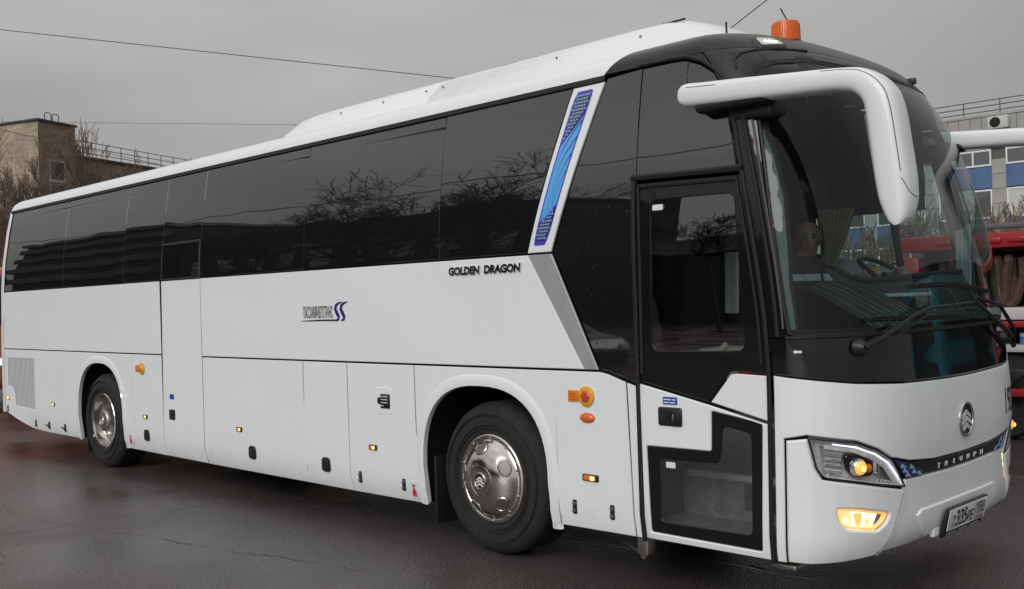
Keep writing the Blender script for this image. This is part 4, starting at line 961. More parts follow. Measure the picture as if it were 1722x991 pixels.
wiper((2.30, 1.40), [(2.30, 1.40, .055), (2.20, 1.44, .06), (2.0, 1.515, .055), (1.72, 1.648, .05)], [(1.015, 1.739), (1.25, 1.742), (1.479, 1.742), (1.795, 1.712), (2.0, 1.69)], 1)
b = MB(); b.tube([fpt(2.42, 1.33, .05), fpt(2.36, 1.44, .07), fpt(2.1, 1.60, .06), fpt(1.75, 1.66, .05)], .012, 6); b.tube([fpt(2.3, 1.40, .03), fpt(2.36, 1.33, .05), fpt(2.42, 1.33, .04), fpt(2.46, 1.40, .02)], .008, 6); b.build('wiper_hose', M['rubber'], BUS)
b = MB(); b.bbox(-.55, -.40, .10, .55, .255, .285, .01); b.bbox(-.52, -.46, .25, .33, .28, .40, .01); b.build('tow_bracket', M['steel'], BUS)

# ---- wheels
def wheel(xc, zc, yo, rear, far):
    sg = 1 if not far else -1; Y = lambda d: (yo+d) if not far else 2.55-(yo+d)
    R = .520
    prof = [(.300, .030), (.300, .004), (.330, -.004), (.40, -.012), (.455, -.008), (.490, .012), (.508, .035), (.518, .060), (R, .075)]
    for k in range(4): prof += [(R, .085+k*.05), (R-.012, .087+k*.05), (R-.012, .097+k*.05), (R, .099+k*.05)]
    prof += [(R, .30), (.50, .32), (.40, .33), (.28, .32)]
    root = bpy.data.objects.new('wheel', None); COL.objects.link(root); root.parent = BUS; root.location = Vector((xc, Y(0), zc))-Vector(BUS.location); root.empty_display_size = .1
    L = lambda pr: [(r, (h if not far else -h)) for r, h in pr]
    b = MB(); b.lathe(L(prof), (xc, Y(0), zc), 'y', 72)
    for r in (.345, .365, .43, .44): b.lathe(L([(r-.003, -.010), (r, -.0165), (r+.003, -.010)]), (xc, Y(0), zc), 'y', 72)
    b.build('tyre', M['tyre'], root, 40)
    if rear:
        rim = [(.308, .004), (.300, -.004), (.288, .000), (.282, .02), (.275, .085), (.262, .10)]
        dk = MB(); dk.lathe(L([(.262, .10), (.235, .105), (.205, .10), (.150, .09), (.135, .085), (.125, .03), (.118, .0), (.10, -.010), (.06, -.014), (0, -.014)]), (xc, Y(0), zc), 'y', 60); dk.build('hub', M['steel'], root, 50)
        hr, hd, hs_ = .218, .099, (.030, .026)
        nh = 6
    else:
        rim = [(.308, .004), (.304, -.008), (.292, -.014), (.276, -.012), (.268, -.004), (.262, -.006), (.252, -.020), (.235, -.040), (.205, -.066), (.165, -.088), (.125, -.100), (.105, -.104), (.101, -.098), (.097, -.104), (.06, -.108), (0, -.109)]
        hr, hd, hs_ = .213, -.060, (.040, .052); nh = 5
    b = MB(); b.lathe(L(rim), (xc, Y(0), zc), 'y', 72); b.build('rim', M['chrome'], root, 50)
    nrm = -1 if not far else 1
    for k in range(nh):
        q = radians(100-360/nh*k); c = Vector((xc+hr*cos(q), Y(hd), zc+hr*sin(q))); rad = Vector((cos(q), 0, sin(q)))
        tl = 0.0 if rear else .62
        nn = (Vector((0, nrm, 0))*cos(tl)+rad*sin(tl)).normalized(); tang = Vector((-sin(q), 0, cos(q))); up = nn.cross(tang).normalized()
        b = MB(); rows = []
        for f_, h in ((1.22, -.002), (1.12, .005), (1.0, .006), (.92, .001)): rows.append([c+tang*cos(a)*hs_[1]*f_+up*sin(a)*hs_[0]*f_+nn*h for a in np.linspace(0, 2*pi, 21)])
        b.grid(rows); v = b.build('vent_hole', M['chrome'], root, 60)
        b = MB(); b.grid([[c+tang*cos(a)*hs_[1]*f_+up*sin(a)*hs_[0]*f_+nn*h for a in np.linspace(0, 2*pi, 21)] for f_, h in ((.94, .003), (.55, .004), (.02, .0045))]); b.build('hole_inside', M['dark'] if rear else M['hole'], v, 60)
    for k in range(10):
        q = 2*pi*k/10+.3; r_ = .281 if not rear else .175; h = -.014 if not rear else .085
        b = MB(); b.lathe(L([(0, -.016), (.007, -.014), (.009, .004)]), (xc+r_*cos(q), Y(h), zc+r_*sin(q)), 'y', 8); b.build('wheel_bolt', M['steel'], root)
    emb((xc, Y(-.112 if not rear else -.016), zc), (0, nrm, 0), .052, root, 'chrome', .5)
    if rear:
        b = MB(); b.bbox(xc-.255, xc-.235, *sorted((Y(.0), Y(-.015))), zc-.20, zc-.17, .004); b.build('balance_weight', M['stickwhite'], root)
wheel(-2.665, .520, .055, False, False); wheel(-8.925, .520, .035, True, False)
wheel(-2.665, .520, .055, False, True); wheel(-8.925, .520, .035, True, True)
b = MB()
for x in (-2.665, -8.925): b.tube([(x, .25, .52), (x, 2.3, .52)], .09, 10)
b.build('axle', M['dark'], BUS)

# ================================================================ cab interior
b = MB(); b.box(-11.6, -.9, .30, 2.42, 2.93, 2.97); b.build('headlining', M['interiordark'], BUS, 0)
b = MB(); b.box(-2.2, -.48, 1.02, 2.48, .88, .95); b.build('cab_floor', M['step'], BUS, 0)
b = MB()
for k, (z, y0) in enumerate(((.40, .06), (.66, .42), (.93, .74))):
    b.bbox(-1.35, -.50, y0, y0+.42, max(z-.30, .335), z, .01, 1)
st_ = b.build('entrance_step', M['step'], BUS)
for k, (z, y0) in enumerate(((.40, .06), (.66, .42), (.93, .74))):
    b = MB(); b.bbox(-1.30, -.55, y0-.012, y0+.05, z-.03, z+.006, .006); b.build('step_nosing', M['stepnose'], st_)
for bx in ((-.50, -.46, .10, 1.05, .33, 1.45), (-1.40, -1.37, .06, 1.05, .33, 1.30)): b = MB(); b.box(*bx); b.build('stairwell_wall', M['interior'], BUS, 0)
b = MB(); b.bbox(-.90, -.56, .405, .418, .47, .62, .004); b.build('step_plate', M['interior'], st_)
# dashboard; thin pale ribs stand in for curtain pleats reflected in the windscreen
b = MB(); rows = []
for x, z in ((-.16, 1.50), (-.30, 1.60), (-.55, 1.74), (-.68, 1.79), (-.74, 1.78), (-.78, 1.70), (-.80, 1.30), (-.80, .95)):
    rows.append([(x-.05*((y-1.35)/1.1)**2, y, z-.10*max(0, (1.1-y))) for y in np.linspace(.75, 2.42, 20)])
DA = b.grid(rows); DA = b.build('dashboard', M['dash'], BUS, 40)
for k in range(18):
    y = .82+k*.088+random.uniform(-.025, .025); j = random.uniform(-.03, .03)
    b = MB(); b.tube([(x-.05*((y-1.35)/1.1)**2+.002, y+j*i, z-.10*max(0, (1.1-y))+.008) for i, (x, z) in enumerate(((-.15, 1.505), (-.30, 1.603), (-.55, 1.743), (-.66, 1.785)))], [.0035, .003, .0028, .0025], 5); b.build('reflection_rib', M['reflrib'], DA)
cw = [(-.76, 1.16, 1.90), (-.71, 1.21, 1.87), (-.64, 1.27, 1.81), (-.58, 1.36, 1.785), (-.50, 1.60, 1.795), (-.43, 1.90, 1.815), (-.36, 2.28, 1.83)]
b = MB(); b.tube(cw, .018, 8); b.build('dash_cowl', M['dash'], DA)
b = MB(); b.grid([cw, [(x+.03, y, z-.06) for x, y, z in cw], [(x+.10, y, z-.16) for x, y, z in cw], [(x+.16, y, 1.50) for x, y, z in cw]]); b.build('dash_binnacle', M['dash'], DA)
for k in range(11):  # the same reflected lines, modelled as ribs down the binnacle
    f = k/10*5.6+.3; i = int(f); t = f-i; p = Vector(cw[i]).lerp(Vector(cw[i+1]), t)
    b = MB(); b.tube([p+Vector((.004, 0, -.02)), p+Vector((.036, -.004, -.06)), p+Vector((.106, -.012, -.16)), Vector((p.x+.165, p.y-.02, 1.51))], .0032, 5); b.build('reflection_rib', M['reflrib'], DA)
b = MB(); b.bbox(-.47, -.28, 1.35, 1.62, 1.68, 1.70, .004); b.build('paper_sheet', M['curtainpale'], DA)
b = MB(); q = [(.22*cos(a), .22*sin(a)) for a in np.linspace(0, 2*pi, 33)]
tiltv = Vector((.55, 0, .83)).normalized(); e1 = Vector((0, 1, 0)); e2 = tiltv.cross(e1); wc = Vector((-.66, 1.86, 1.82))
b.tube([wc+e1*x+e2*y for x, y in q], .016, 8, cap=False)
for a in (0.3, pi-.3, 1.5*pi): b.tube([wc, wc+e1*.21*cos(a)+e2*.21*sin(a)], .014, 6)
b.tube([wc-tiltv*.45, wc], .04, 8); b.lathe([(0, .02), (.06, .015), (.07, -.02)], wc, 'z', 16); b.build('steering_wheel', M['plastic'], BUS)
# driver window glass, curtain, blind, centre bar on the far side
gw = [(-1.55, 1.80), (-.50, 1.775), (-.56, 2.20), (-.66, 2.62), (-.78, 2.86), (-1.55, 3.05)]
dw = panel('driver_window', gw, sidefar, M['sidewin'], BUS, gap=.004, th=.006, bev=.001, step=.2)
b = MB(); b.tube([(-.86, 2.49, 1.80), (-.92, 2.46, 2.35)], .028, 8); b.box(-1.55, -.55, 2.44, 2.52, 1.74, 1.80); b.build('window_bar', M['rubber'], dw)
rows = []
for z in (2.27, 2.5, 2.97): rows.append([(x, 2.36+.012*sin(x*55), z) for x in np.linspace(-1.9, -.62, 60)])
b = MB(); b.grid(rows).build('blind', M['blind'], BUS, 60)
rows = []
for z, x0, x1 in ((2.33, -1.44, -1.13), (2.2, -1.43, -1.17), (2.05, -1.42, -1.24), (1.92, -1.42, -1.30), (1.7, -1.43, -1.28)): rows.append([(x0+(x1-x0)*t, 2.34+.018*sin(t*60), z) for t in np.linspace(0, 1, 70)])
b = MB(); b.grid(rows).build('curtain', M['curtain'], BUS, 60)
rows = []
for z in (1.55, 1.75, 1.95, 2.10): rows.append([(-.42+.10*t, 2.36+.014*sin(t*70)-.05*(2.1-z), z+.05*t) for t in np.linspace(0, 1, 60)])
b = MB(); b.grid(rows).build('curtain', M['curtainpale'], BUS, 60)
# seats
def seat(x, y, m='seatgrey', z=1.31, arm=True):
    s = MB(); s.bbox(x-.24, x+.24, y-.22, y+.22, z+.30, z+.45, .05, 3)
    Mx = Matrix.Translation((x-.20, y, z+.42)) @ Matrix.Rotation(radians(-12), 4, 'Y')
    s.bbox(-.07, .07, -.22, .22, .0, .72, .06, 3, M4=Mx); s.bbox(-.08, .06, -.14, .14, .70, .90, .05, 3, M4=Mx); s.bbox(x-.2, x+.18, y-.18, y+.18, z, z+.30, .02, 1)
    o = s.build('passenger_seat', M[m], BUS, 50)
    if arm:
        a = MB(); a.tube([(x-.22, y-.25, z+.95), (x-.14, y-.26, z+.72), (x-.03, y-.26, z+.63)], [.028, .036, .045], 10); a.build('armrest', M['seatbeige'], o)
    return o
seat(-1.80, .98, z=.60); seat(-2.2, 1.98, 'interior', z=1.1, arm=False)
b = MB(); b.bbox(-1.62, -1.36, .95, 1.40, .95, 1.37, .05, 3); b.build('guide_seat', M['seatgrey'], BUS)
b = MB(); b.grid([[(-1.42+.10*t+.03*(z-1.6), 1.05+.012*sin(t*40), z) for t in np.linspace(0, 1, 24)] for z in (1.60, 1.7, 1.9, 2.0)]).build('curtain', M['curtainpale'], BUS, 60)
seat(-1.42, 1.80, 'interior', z=.90, arm=False)
b = MB(); b.bbox(-1.28, -1.18, .95, 1.15, 1.12, 1.36, .02); b.build('waste_bin', M['redplast'], BUS)
b = MB(); b.tube([(-1.45, .92, 1.15), (-1.43, .92, 1.33), (-1.34, .94, 1.40)], .022, 8); b.build('grab_rail', M['seatbeige'], BUS)
b = MB(); b.bbox(-1.78, -1.72, 1.0, 1.5, 1.2, 2.0, .02); b.build('partition', M['interiordark'], BUS)

# ================================================================ ground
def ground_mat():
    m = bpy.data.materials.new('wet_asphalt'); m.use_nodes = True; t = m.node_tree; b = t.nodes['Principled BSDF']; L = t.links
    tcn = t.nodes.new('ShaderNodeTexCoord'); O = tcn.outputs['Object']
    def noise(sc, det=4, rough=.55, vec=None, dist=0):
        n = t.nodes.new('ShaderNodeTexNoise'); n.inputs['Scale'].default_value = sc; n.inputs['Detail'].default_value = det; n.inputs['Roughness'].default_value = rough; n.inputs['Distortion'].default_value = dist
        if vec:
            q = t.nodes.new('ShaderNodeMapping'); q.inputs['Scale'].default_value = vec[0]; q.inputs['Rotation'].default_value = (0, 0, vec[1]); L.new(O, q.inputs[0]); L.new(q.outputs[0], n.inputs['Vector'])
        else: L.new(O, n.inputs['Vector'])
        return n.outputs['Fac']
    def rng(x, a, c, lo, hi):
        r = t.nodes.new('ShaderNodeMapRange'); r.inputs['From Min'].default_value = a; r.inputs['From Max'].default_value = c; r.inputs['To Min'].default_value = lo; r.inputs['To Max'].default_value = hi
        L.new(x, r.inputs['Value']); return r.outputs[0]
    def math(op, a, c):
        n = t.nodes.new('ShaderNodeMath'); n.operation = op
        for i, v in enumerate((a, c)):
            if isinstance(v, (int, float)): n.inputs[i].default_value = v
            else: L.new(v, n.inputs[i])
        return n.outputs[0]
    def mixc(f, c1, c2):
        x = t.nodes.new('ShaderNodeMix'); x.data_type = 'RGBA'
        if isinstance(f, (int, float)): x.inputs[0].default_value = f
        else: L.new(f, x.inputs[0])
        for i, c in ((6, c1), (7, c2)):
            if isinstance(c, tuple): x.inputs[i].default_value = (*c, 1)
            else: L.new(c, x.inputs[i])
        return x.outputs[2]
    wet = rng(noise(.42, 3, .5, ((1, 1.6, 1), .5), .6), .40, .60, 0, 1)
    grain = noise(75, 3, .7); speck = t.nodes.new('ShaderNodeTexVoronoi'); speck.inputs['Scale'].default_value = 48; L.new(O, speck.inputs['Vector'])
    col = mixc(rng(noise(1.1, 5), .35, .7, 0, 1), (.040, .034, .033), (.082, .070, .068))
    sp = rng(speck.outputs['Distance'], .05, .30, 1, 0)
    sp = math('MULTIPLY', sp, rng(grain, .45, .75, 0, 1))
    col = mixc(math('MULTIPLY', sp, .9), col, (.34, .30, .28))
    col = mixc(rng(grain, .40, .66, 0, 1), mixc(.72, col, (0.0, 0.0, 0.0)), mixc(.30, col, (.30, .265, .26)))
    # red brake-light glow painted into the paving colour by the rear of the coach
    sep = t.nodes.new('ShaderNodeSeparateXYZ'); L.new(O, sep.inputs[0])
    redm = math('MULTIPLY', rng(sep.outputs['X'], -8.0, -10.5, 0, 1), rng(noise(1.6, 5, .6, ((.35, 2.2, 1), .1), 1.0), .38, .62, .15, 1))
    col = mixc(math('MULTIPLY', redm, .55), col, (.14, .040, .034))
    # cracks and paving seams
    vor = t.nodes.new('ShaderNodeTexVoronoi'); vor.feature = 'DISTANCE_TO_EDGE'; vor.inputs['Scale'].default_value = .30
    q = t.nodes.new('ShaderNodeMapping'); q.inputs['Rotation'].default_value = (0, 0, .5); q.inputs['Scale'].default_value = (1, 1.5, 1)
    wv = t.nodes.new('ShaderNodeTexNoise'); wv.inputs['Scale'].default_value = 3.0; L.new(O, wv.inputs['Vector'])
    va = t.nodes.new('ShaderNodeVectorMath'); va.operation = 'SCALE'; va.inputs['Scale'].default_value = .25; L.new(wv.outputs['Color'], va.inputs[0])
    vb = t.nodes.new('ShaderNodeVectorMath'); vb.operation = 'ADD'; L.new(O, vb.inputs[0]); L.new(va.outputs[0], vb.inputs[1]); L.new(vb.outputs[0], q.inputs[0]); L.new(q.outputs[0], vor.inputs['Vector'])
    crack = math('MULTIPLY', rng(vor.outputs['Distance'], .0, .006, 1, 0), rng(noise(.6), .44, .56, 0, 1))
    col = mixc(math('MULTIPLY', crack, .25), col, (.008, .007, .007))
    L.new(col, b.inputs['Base Color'])
    ro = math('ADD', rng(wet, 0, 1, .36, .09), math('MULTIPLY', grain, .12))
    L.new(ro, b.inputs['Roughness'])
    b.inputs['IOR'].default_value = 1.6
    h = math('ADD', math('MULTIPLY', grain, .6), math('MULTIPLY', speck.outputs['Distance'], .7)); h = math('SUBTRACT', h, math('MULTIPLY', crack, 3.0))
    bp = t.nodes.new('ShaderNodeBump'); bp.inputs['Distance'].default_value = .006; L.new(rng(wet, 0, 1, 1.0, .55), bp.inputs['Strength']); L.new(h, bp.inputs['Height']); L.new(bp.outputs[0], b.inputs['Normal'])
    return m
gv = [(x, y, 0) for y in (-700, -60, -8, 8, 60, 700) for x in (-700, -60, -14, 4, 60, 700)]
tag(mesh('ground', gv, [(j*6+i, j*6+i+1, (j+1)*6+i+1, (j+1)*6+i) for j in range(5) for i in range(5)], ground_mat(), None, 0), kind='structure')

# ================================================================ left: brick building
def brick_mat(name, c1, c2, mortar):
    m = bpy.data.materials.new(name); m.use_nodes = True; t = m.node_tree; b = t.nodes['Principled BSDF']; L = t.links
    tcn = t.nodes.new('ShaderNodeTexCoord'); q = t.nodes.new('ShaderNodeMapping'); L.new(tcn.outputs['UV'], q.inputs[0])
    br = t.nodes.new('ShaderNodeTexBrick'); br.inputs['Scale'].default_value = 1.0; br.inputs['Brick Width'].default_value = .5; br.inputs['Row Height'].default_value = .17; br.inputs['Mortar Size'].default_value = .018
    br.inputs['Color1'].default_value = (*c1, 1); br.inputs['Color2'].default_value = (*c2, 1); br.inputs['Mortar'].default_value = (*mortar, 1); L.new(q.outputs[0], br.inputs['Vector'])
    n = t.nodes.new('ShaderNodeTexNoise'); n.inputs['Scale'].default_value = .8; n.inputs['Detail'].default_value = 6; L.new(tcn.outputs['Object'], n.inputs['Vector'])
    r = t.nodes.new('ShaderNodeMapRange'); r.inputs['From Min'].default_value = .3; r.inputs['From Max'].default_value = .7; r.inputs['To Min'].default_value = .72; r.inputs['To Max'].default_value = 1.1; L.new(n.outputs['Fac'], r.inputs['Value'])
    x = t.nodes.new('ShaderNodeMix'); x.data_type = 'RGBA'; x.blend_type = 'MULTIPLY'; x.inputs[0].default_value = 1; L.new(br.outputs['Color'], x.inputs[6]); L.new(r.outputs[0], x.inputs[7]); L.new(x.outputs[2], b.inputs['Base Color'])
    b.inputs['Roughness'].default_value = .9
    bp = t.nodes.new('ShaderNodeBump'); bp.inputs['Strength'].default_value = .5; bp.inputs['Distance'].default_value = .02; L.new(br.outputs['Fac'], bp.inputs['Height']); bp.invert = True; L.new(bp.outputs[0], b.inputs['Normal'])
    return m
BR1 = brick_mat('buff_brick', (.47, .40, .31), (.33, .27, .20), (.30, .26, .215))
BR2 = brick_mat('brown_brick', (.33, .25, .185), (.215, .155, .115), (.22, .18, .145))
M['capstone'] = mat('parapet_cap', (.06, .055, .05), .8); M['bglass'] = mat('window_pane_dark', (.02, .026, .03), .08, ior=1.6); M['bframe'] = mat('window_frame_pale', (.42, .43, .42), .6)
M['rail'] = mat('rail_steel', (.07, .065, .06), .6)
def quadwall(name, p0, p1, z0, z1, m, parent):
    """a wall sheet with uv in metres"""
    off = rootpos(parent); v = [(p0[0], p0[1], z0), (p1[0], p1[1], z0), (p1[0], p1[1], z1), (p0[0], p0[1], z1)]
    o = mesh(name, v, [(0, 1, 2, 3)], m, parent, 0); uv = o.data.uv_layers.new(name='uv'); l = hypot(p1[0]-p0[0], p1[1]-p0[1])
    for i, c in enumerate(((0, z0), (l, z0), (l, z1), (0, z1))): uv.data[i].uv = c
    return o
fwd = Vector((_F.x, _F.y)).normalized(); rgt = Vector((_R.x, _R.y)).normalized(); C0 = Vector((2.4309, -4.7359))
BC = Vector((-69.8, 21.7)); d1 = (fwd*cos(radians(20.5))+rgt*sin(radians(20.5))); d2 = (fwd*cos(radians(65))-rgt*sin(radians(65)))
LB = empty('brick_building', (BC.x, BC.y, 0), 'tall buff brick block with one column of dark windows, left behind bare trees', 'building')
P2 = lambda a, c: BC+d1*a+d2*c
T0, T1 = P2(0, 0), P2(3.4, 0)
ZB = 14.85
quadwall('wall', P2(0, 22), T0, 0, ZB, BR1, LB)
quadwall('wall', T0, T1, 0, ZB, BR2, LB); quadwall('wall', T1, P2(3.4, 22), 0, ZB, BR2, LB); quadwall('wall', P2(3.4, 22), P2(0, 22), 0, ZB, BR1, LB)
def obox(b, a0, a1, c0, c1, z0, z1, mi=0):
    q = [P2(a0, c0), P2(a1, c0), P2(a1, c1), P2(a0, c1)]
    return b.add([(p.x, p.y, z) for z in (z0, z1) for p in q], [(0, 3, 2, 1), (4, 5, 6, 7), (0, 1, 5, 4), (1, 2, 6, 5), (2, 3, 7, 6), (3, 0, 4, 7)], mi)
b = MB(); obox(b, -.12, 3.52, -.12, 22.1, ZB, ZB+.14); b.build('parapet', M['capstone'], LB, 0)
for k in range(4):
    z = 11.55-k*1.62-(.0)
    b = MB(); obox(b, .92, 2.32, -.05, .02, z-.72, z+.72); f = b.build('window', M['bframe'], LB, 0)
    b = MB(); obox(b, 1.02, 2.22, -.07, -.045, z-.60, z+.62); b.build('pane', M['bglass'], f, 0)
    b = MB(); obox(b, .85, 2.4, -.14, .02, z-.84, z-.72); b.build('sill', M['bframe'], f, 0)
b = MB()
for a0 in (1.75, 2.45):
    q = [(a0, ZB), (a0, ZB+.85), (a0+.08, ZB+.95), (a0+.5, ZB+.95), (a0+.58, ZB+.85), (a0+.58, ZB)]
    b.tube([(P2(a, 1.2).x, P2(a, 1.2).y, z) for a, z in q], .035, 5)
b.build('ladder_hoop', M['rail'], LB)
WB = empty('brick_wing', (T1.x, T1.y, 0), 'long low brown brick wing with a railing along its roof edge', 'building')
ZW = 12.72
quadwall('wall', P2(3.42, .02), P2(48, .02), 0, ZW, BR2, WB); quadwall('wall', P2(48, .02), P2(48, 18), 0, ZW, BR2, WB)
b = MB(); obox(b, 3.42, 48.1, -.15, 18, ZW, ZW+.16); b.build('roof', M['capstone'], WB, 0)
RL = MB().build('railing', M['rail'], WB, 0)
for z in (ZW+.45, ZW+.85, ZW+1.25):
    b = MB(); b.tube([(P2(a, .1).x, P2(a, .1).y, z) for a in (3.5, 25, 48)], .03, 5); b.build('rail', M['rail'], RL)
for k in range(30):
    a = 3.6+k*1.5; b = MB(); p = P2(a, .1); b.tube([(p.x, p.y, ZW+.1), (p.x, p.y, ZW+1.27)], .03, 5); b.build('post', M['rail'], RL)
for k in range(9):
    a = 6+k*4.6
    for z in (4.2, 7.6):
        b = MB(); obox(b, a, a+1.8, -.03, .02, z, z+1.7); f = b.build('window', M['bframe'], WB, 0); b = MB(); obox(b, a+.12, a+1.68, -.05, -.025, z+.12, z+1.58); b.build('pane', M['bglass'], f, 0)

# ================================================================ bare trees
M['bark'] = mat('bark', (.075, .052, .042), .9, var=.4, vscale=3); M['twig'] = mat('twig', (.14, .095, .078), .9); M['bark2'] = mat('bark_dark', (.030, .026, .023), .9)
def tree_mesh(seed, height, spread, levels, upright=.5, base_r=.10, n0=7, thin=.012, gnarl=.0):
    R_ = random.Random(seed); T = MB(); B = MB()
    def grow(p, d, L, r, lev, mb):
        pts = [p]; rs = [r]; n = 4 if lev < 2 else 3; q = Vector(p); dd = Vector(d)
        for i in range(n):
            dd = (dd+Vector((R_.gauss(0, .16+gnarl), R_.gauss(0, .16+gnarl), R_.gauss(0, .10+gnarl)+upright*.12))).normalized(); q = q+dd*(L/n); pts.append(q.copy()); rs.append(max(thin, r*(1-.62*(i+1)/n)))
        mb.tube(pts, rs, 5 if lev < 1 else 3, cap=False)
        if lev >= levels: return
        k = (n0 if lev == 0 else R_.randint(4, 6))
        for j in range(k):
            t = R_.uniform(.25 if lev else .32, 1.0); i = min(n-1, int(t*n)); f = t*n-i; s = pts[i].lerp(pts[i+1], f)
            a = R_.uniform(0, 2*pi); tl = R_.uniform(.35, .95)*spread
            ax = (pts[i+1]-pts[i]).normalized(); u = ax.orthogonal().normalized(); w = ax.cross(u); nd_ = (ax*cos(tl)+(u*cos(a)+w*sin(a))*sin(tl)+Vector((0, 0, upright*.5))).normalized()
            grow(s, nd_, L*R_.uniform(.42, .68), rs[i]*.58, lev+1, B)
    grow(Vector((0, 0, 0)), Vector((0, 0, 1)), height*.72, base_r, 0, T)
    k = height/max(v[2] for v in B.v)
    for mb in (T, B): mb.v = [(v[0]*k, v[1]*k, v[2]*k) for v in mb.v]
    return T, B
TREES = []
for sd, h, sp, lv, up, br, n0 in ((3, 8.0, .75, 4, .75, .12, 9), (8, 8.8, .62, 4, .95, .13, 10), (14, 7.2, .85, 4, .6, .11, 9)):
    T, B = tree_mesh(sd, h, sp, lv, up, br, n0, .012)
    r = empty('bare_tree', (0, 0, -60), None); T.build('trunk', M['bark'], r, 60, world=False); B.build('crown', M['twig'], r, 0, world=False); TREES.append(r)
T, B = tree_mesh(31, 13, .95, 4, .25, .30, 9, .02, .10); r = empty('bare_tree', (0, 0, -60)); T.build('trunk', M['bark2'], r, 60, world=False); B.build('crown', M['bark2'], r, 0, world=False); TREES.append(r)
T, B = tree_mesh(44, 12, 1.0, 4, .2, .26, 10, .02, .12); r = empty('bare_tree', (0, 0, -60)); T.build('trunk', M['bark2'], r, 60, world=False); B.build('crown', M['bark2'], r, 0, world=False); TREES.append(r)
used = set()
def place_tree(k, x, y, rz, sc, label, group, z=0):
    r = TREES[k] if k not in used else copytree(TREES[k]); used.add(k)
    r.location = (x, y, z); r.rotation_euler = (0, 0, rz); r.scale = (sc, sc, sc); tag(r, label, 'tree', group)
def polar(u, depth):   # a spot on the ground given the bearing it is seen under and its distance
    p = C0+fwd*depth+rgt*((u-861)/1726*depth); return p.x, p.y
gl = 'bare trees in front of the brick buildings'
lt = 'leafless tree of thin brown upright twigs before the brick buildings, behind the coach'
for k, u, dpt, rz, sc in ((0, -30, 46, .3, 1.12), (1, 18, 48, 1.9, 1.0), (2, 62, 44, 2.9, 1.0), (0, 120, 52, 4.1, 1.42), (1, 152, 55, 5.0, 1.36), (2, 178, 56, .9, 1.52), (0, 205, 58, 2.2, 1.22), (2, 35, 50, 4.6, 1.25), (1, 92, 50, 3.3, .98), (0, 240, 62, 5.5, 1.12), (2, 140, 50, 1.2, 1.1), (1, 228, 57, .4, .98), (1, 185, 52, 2.7, 1.02)):
    x, y = polar(u, dpt); place_tree(k, x, y, rz, sc, lt if not (u >= 120 and sc > 1.2) else 'tall leafless tree whose thin twigs rise above the roof railing of the brick wing', gl)

# ================================================================ right: panelled building, red vehicle
M['tile'] = mat('facade_tile', (.36, .355, .345), .6, var=.14, vscale=.9); M['joint'] = mat('facade_joint', (.12, .12, .115), .9); M['bluepanel'] = mat('blue_panel', (.085, .155, .30), .5, var=.15, vscale=1.2); M['winwhite'] = mat('window_frame_white', (.72, .73, .74), .5)
M['wglass'] = mat('window_glass_pale', (.09, .10, .11), .06, ior=1.9); M['wblind'] = mat('window_blind', (.52, .54, .53), .7)
YB = 55.0
RB = empty('panelled_office_building', (-20, YB, 0), 'grey tiled office building with blue panels and white framed windows', 'building')
b = MB(); b.box(-60, 12, YB+.10, YB+16, 0, 11.08); b.build('wall', M['joint'], RB, 0)
b = MB(); b.box(-60.1, 12.1, YB-.06, YB+16, 11.10, 11.22); b.build('parapet', M['tile'], RB, 0)
# window bays: windows/blue panels between tiled piers; floor pitch 2.95 m
bays = []; x = -19.25
per, wid = 3.78, 3.0
tile_me = None
def tile(x0, x1, z0, z1):
    global tile_me
    if tile_me is None:
        t_ = MB(); t_.bbox(-.5, .5, -.02, .06, -.5, .5, .012, 1); tile_me = t_.build('facade_tile', M['tile'], RB, 0, world=False); o = tile_me
    else: o = copyobj(tile_me, RB)
    o.location = ((x0+x1)/2+20, 0, (z0+z1)/2); o.scale = (x1-x0-.02, 1, z1-z0-.02)
for i in range(-5, 3):
    xr = -19.45+i*per; xl = xr-wid
    for zf in (8.30, 5.35, 2.40):
        b = MB(); b.box(xl, xr, YB-.01, YB+.06, zf-1.22, zf-.02); o = b.build('blue_panel', M['bluepanel'], RB, 0)
        for q in (1, 2): bb_ = MB(); bb_.box(xl+wid*q/3-.012, xl+wid*q/3+.012, YB-.022, YB-.008, zf-1.2, zf-.04); bb_.build('panel_joint', M['joint'], o, 0)
        b = MB(); w0, w1 = zf+.02, zf+(.95 if zf > 8 else 1.66)
        b.box(xl, xr, YB-.03, YB+.05, w0, w0+.10); b.box(xl, xr, YB-.03, YB+.05, w1-.10, w1)
        for q in (0, .34, .67, 1): xx = xl+(wid-.09)*q; b.box(xx, xx+.09, YB-.031, YB+.05, w0+.1, w1-.1)
        f = b.build('window', M['winwhite'], RB, 0)
        for q in range(3):
            p0 = xl+(wid-.09)*(0, .34, .67)[q]+.09; p1 = xl+(wid-.09)*(.34, .67, 1)[q]
            g = MB(); g.box(p0, p1, YB+.0, YB+.02, w0+.1, w1-.1); g.build('pane', M['wblind'] if (i*7+q*3+int(zf)) % 4 == 0 else M['wglass'], f, 0)
    for z0, z1 in [(1.2+k*.83, 2.03+k*.83) for k in range(0, 9)]:
        if -4 <= i <= 2: tile(xr, xr+per-wid, z0, min(z1, 9.25))
    for k in range(2):
        for q in range(6): tile(xl+q*per/6, xl+(q+1)*per/6, 9.27+k*.91, 9.27+(k+1)*.91-.0)
RR = MB().build('roof_railing', M['rail'], RB, 0)
for z in (11.45, 11.75, 12.05):
    b = MB(); b.tube([(-60, YB+.3, z), (12, YB+.3, z)], .028, 5); b.build('rail', M['rail'], RR)
for k in range(36): b = MB(); xx = -59+k*2.0; b.tube([(xx, YB+.3, 11.2), (xx, YB+.3, 12.08)], .028, 5); b.build('post', M['rail'], RR)
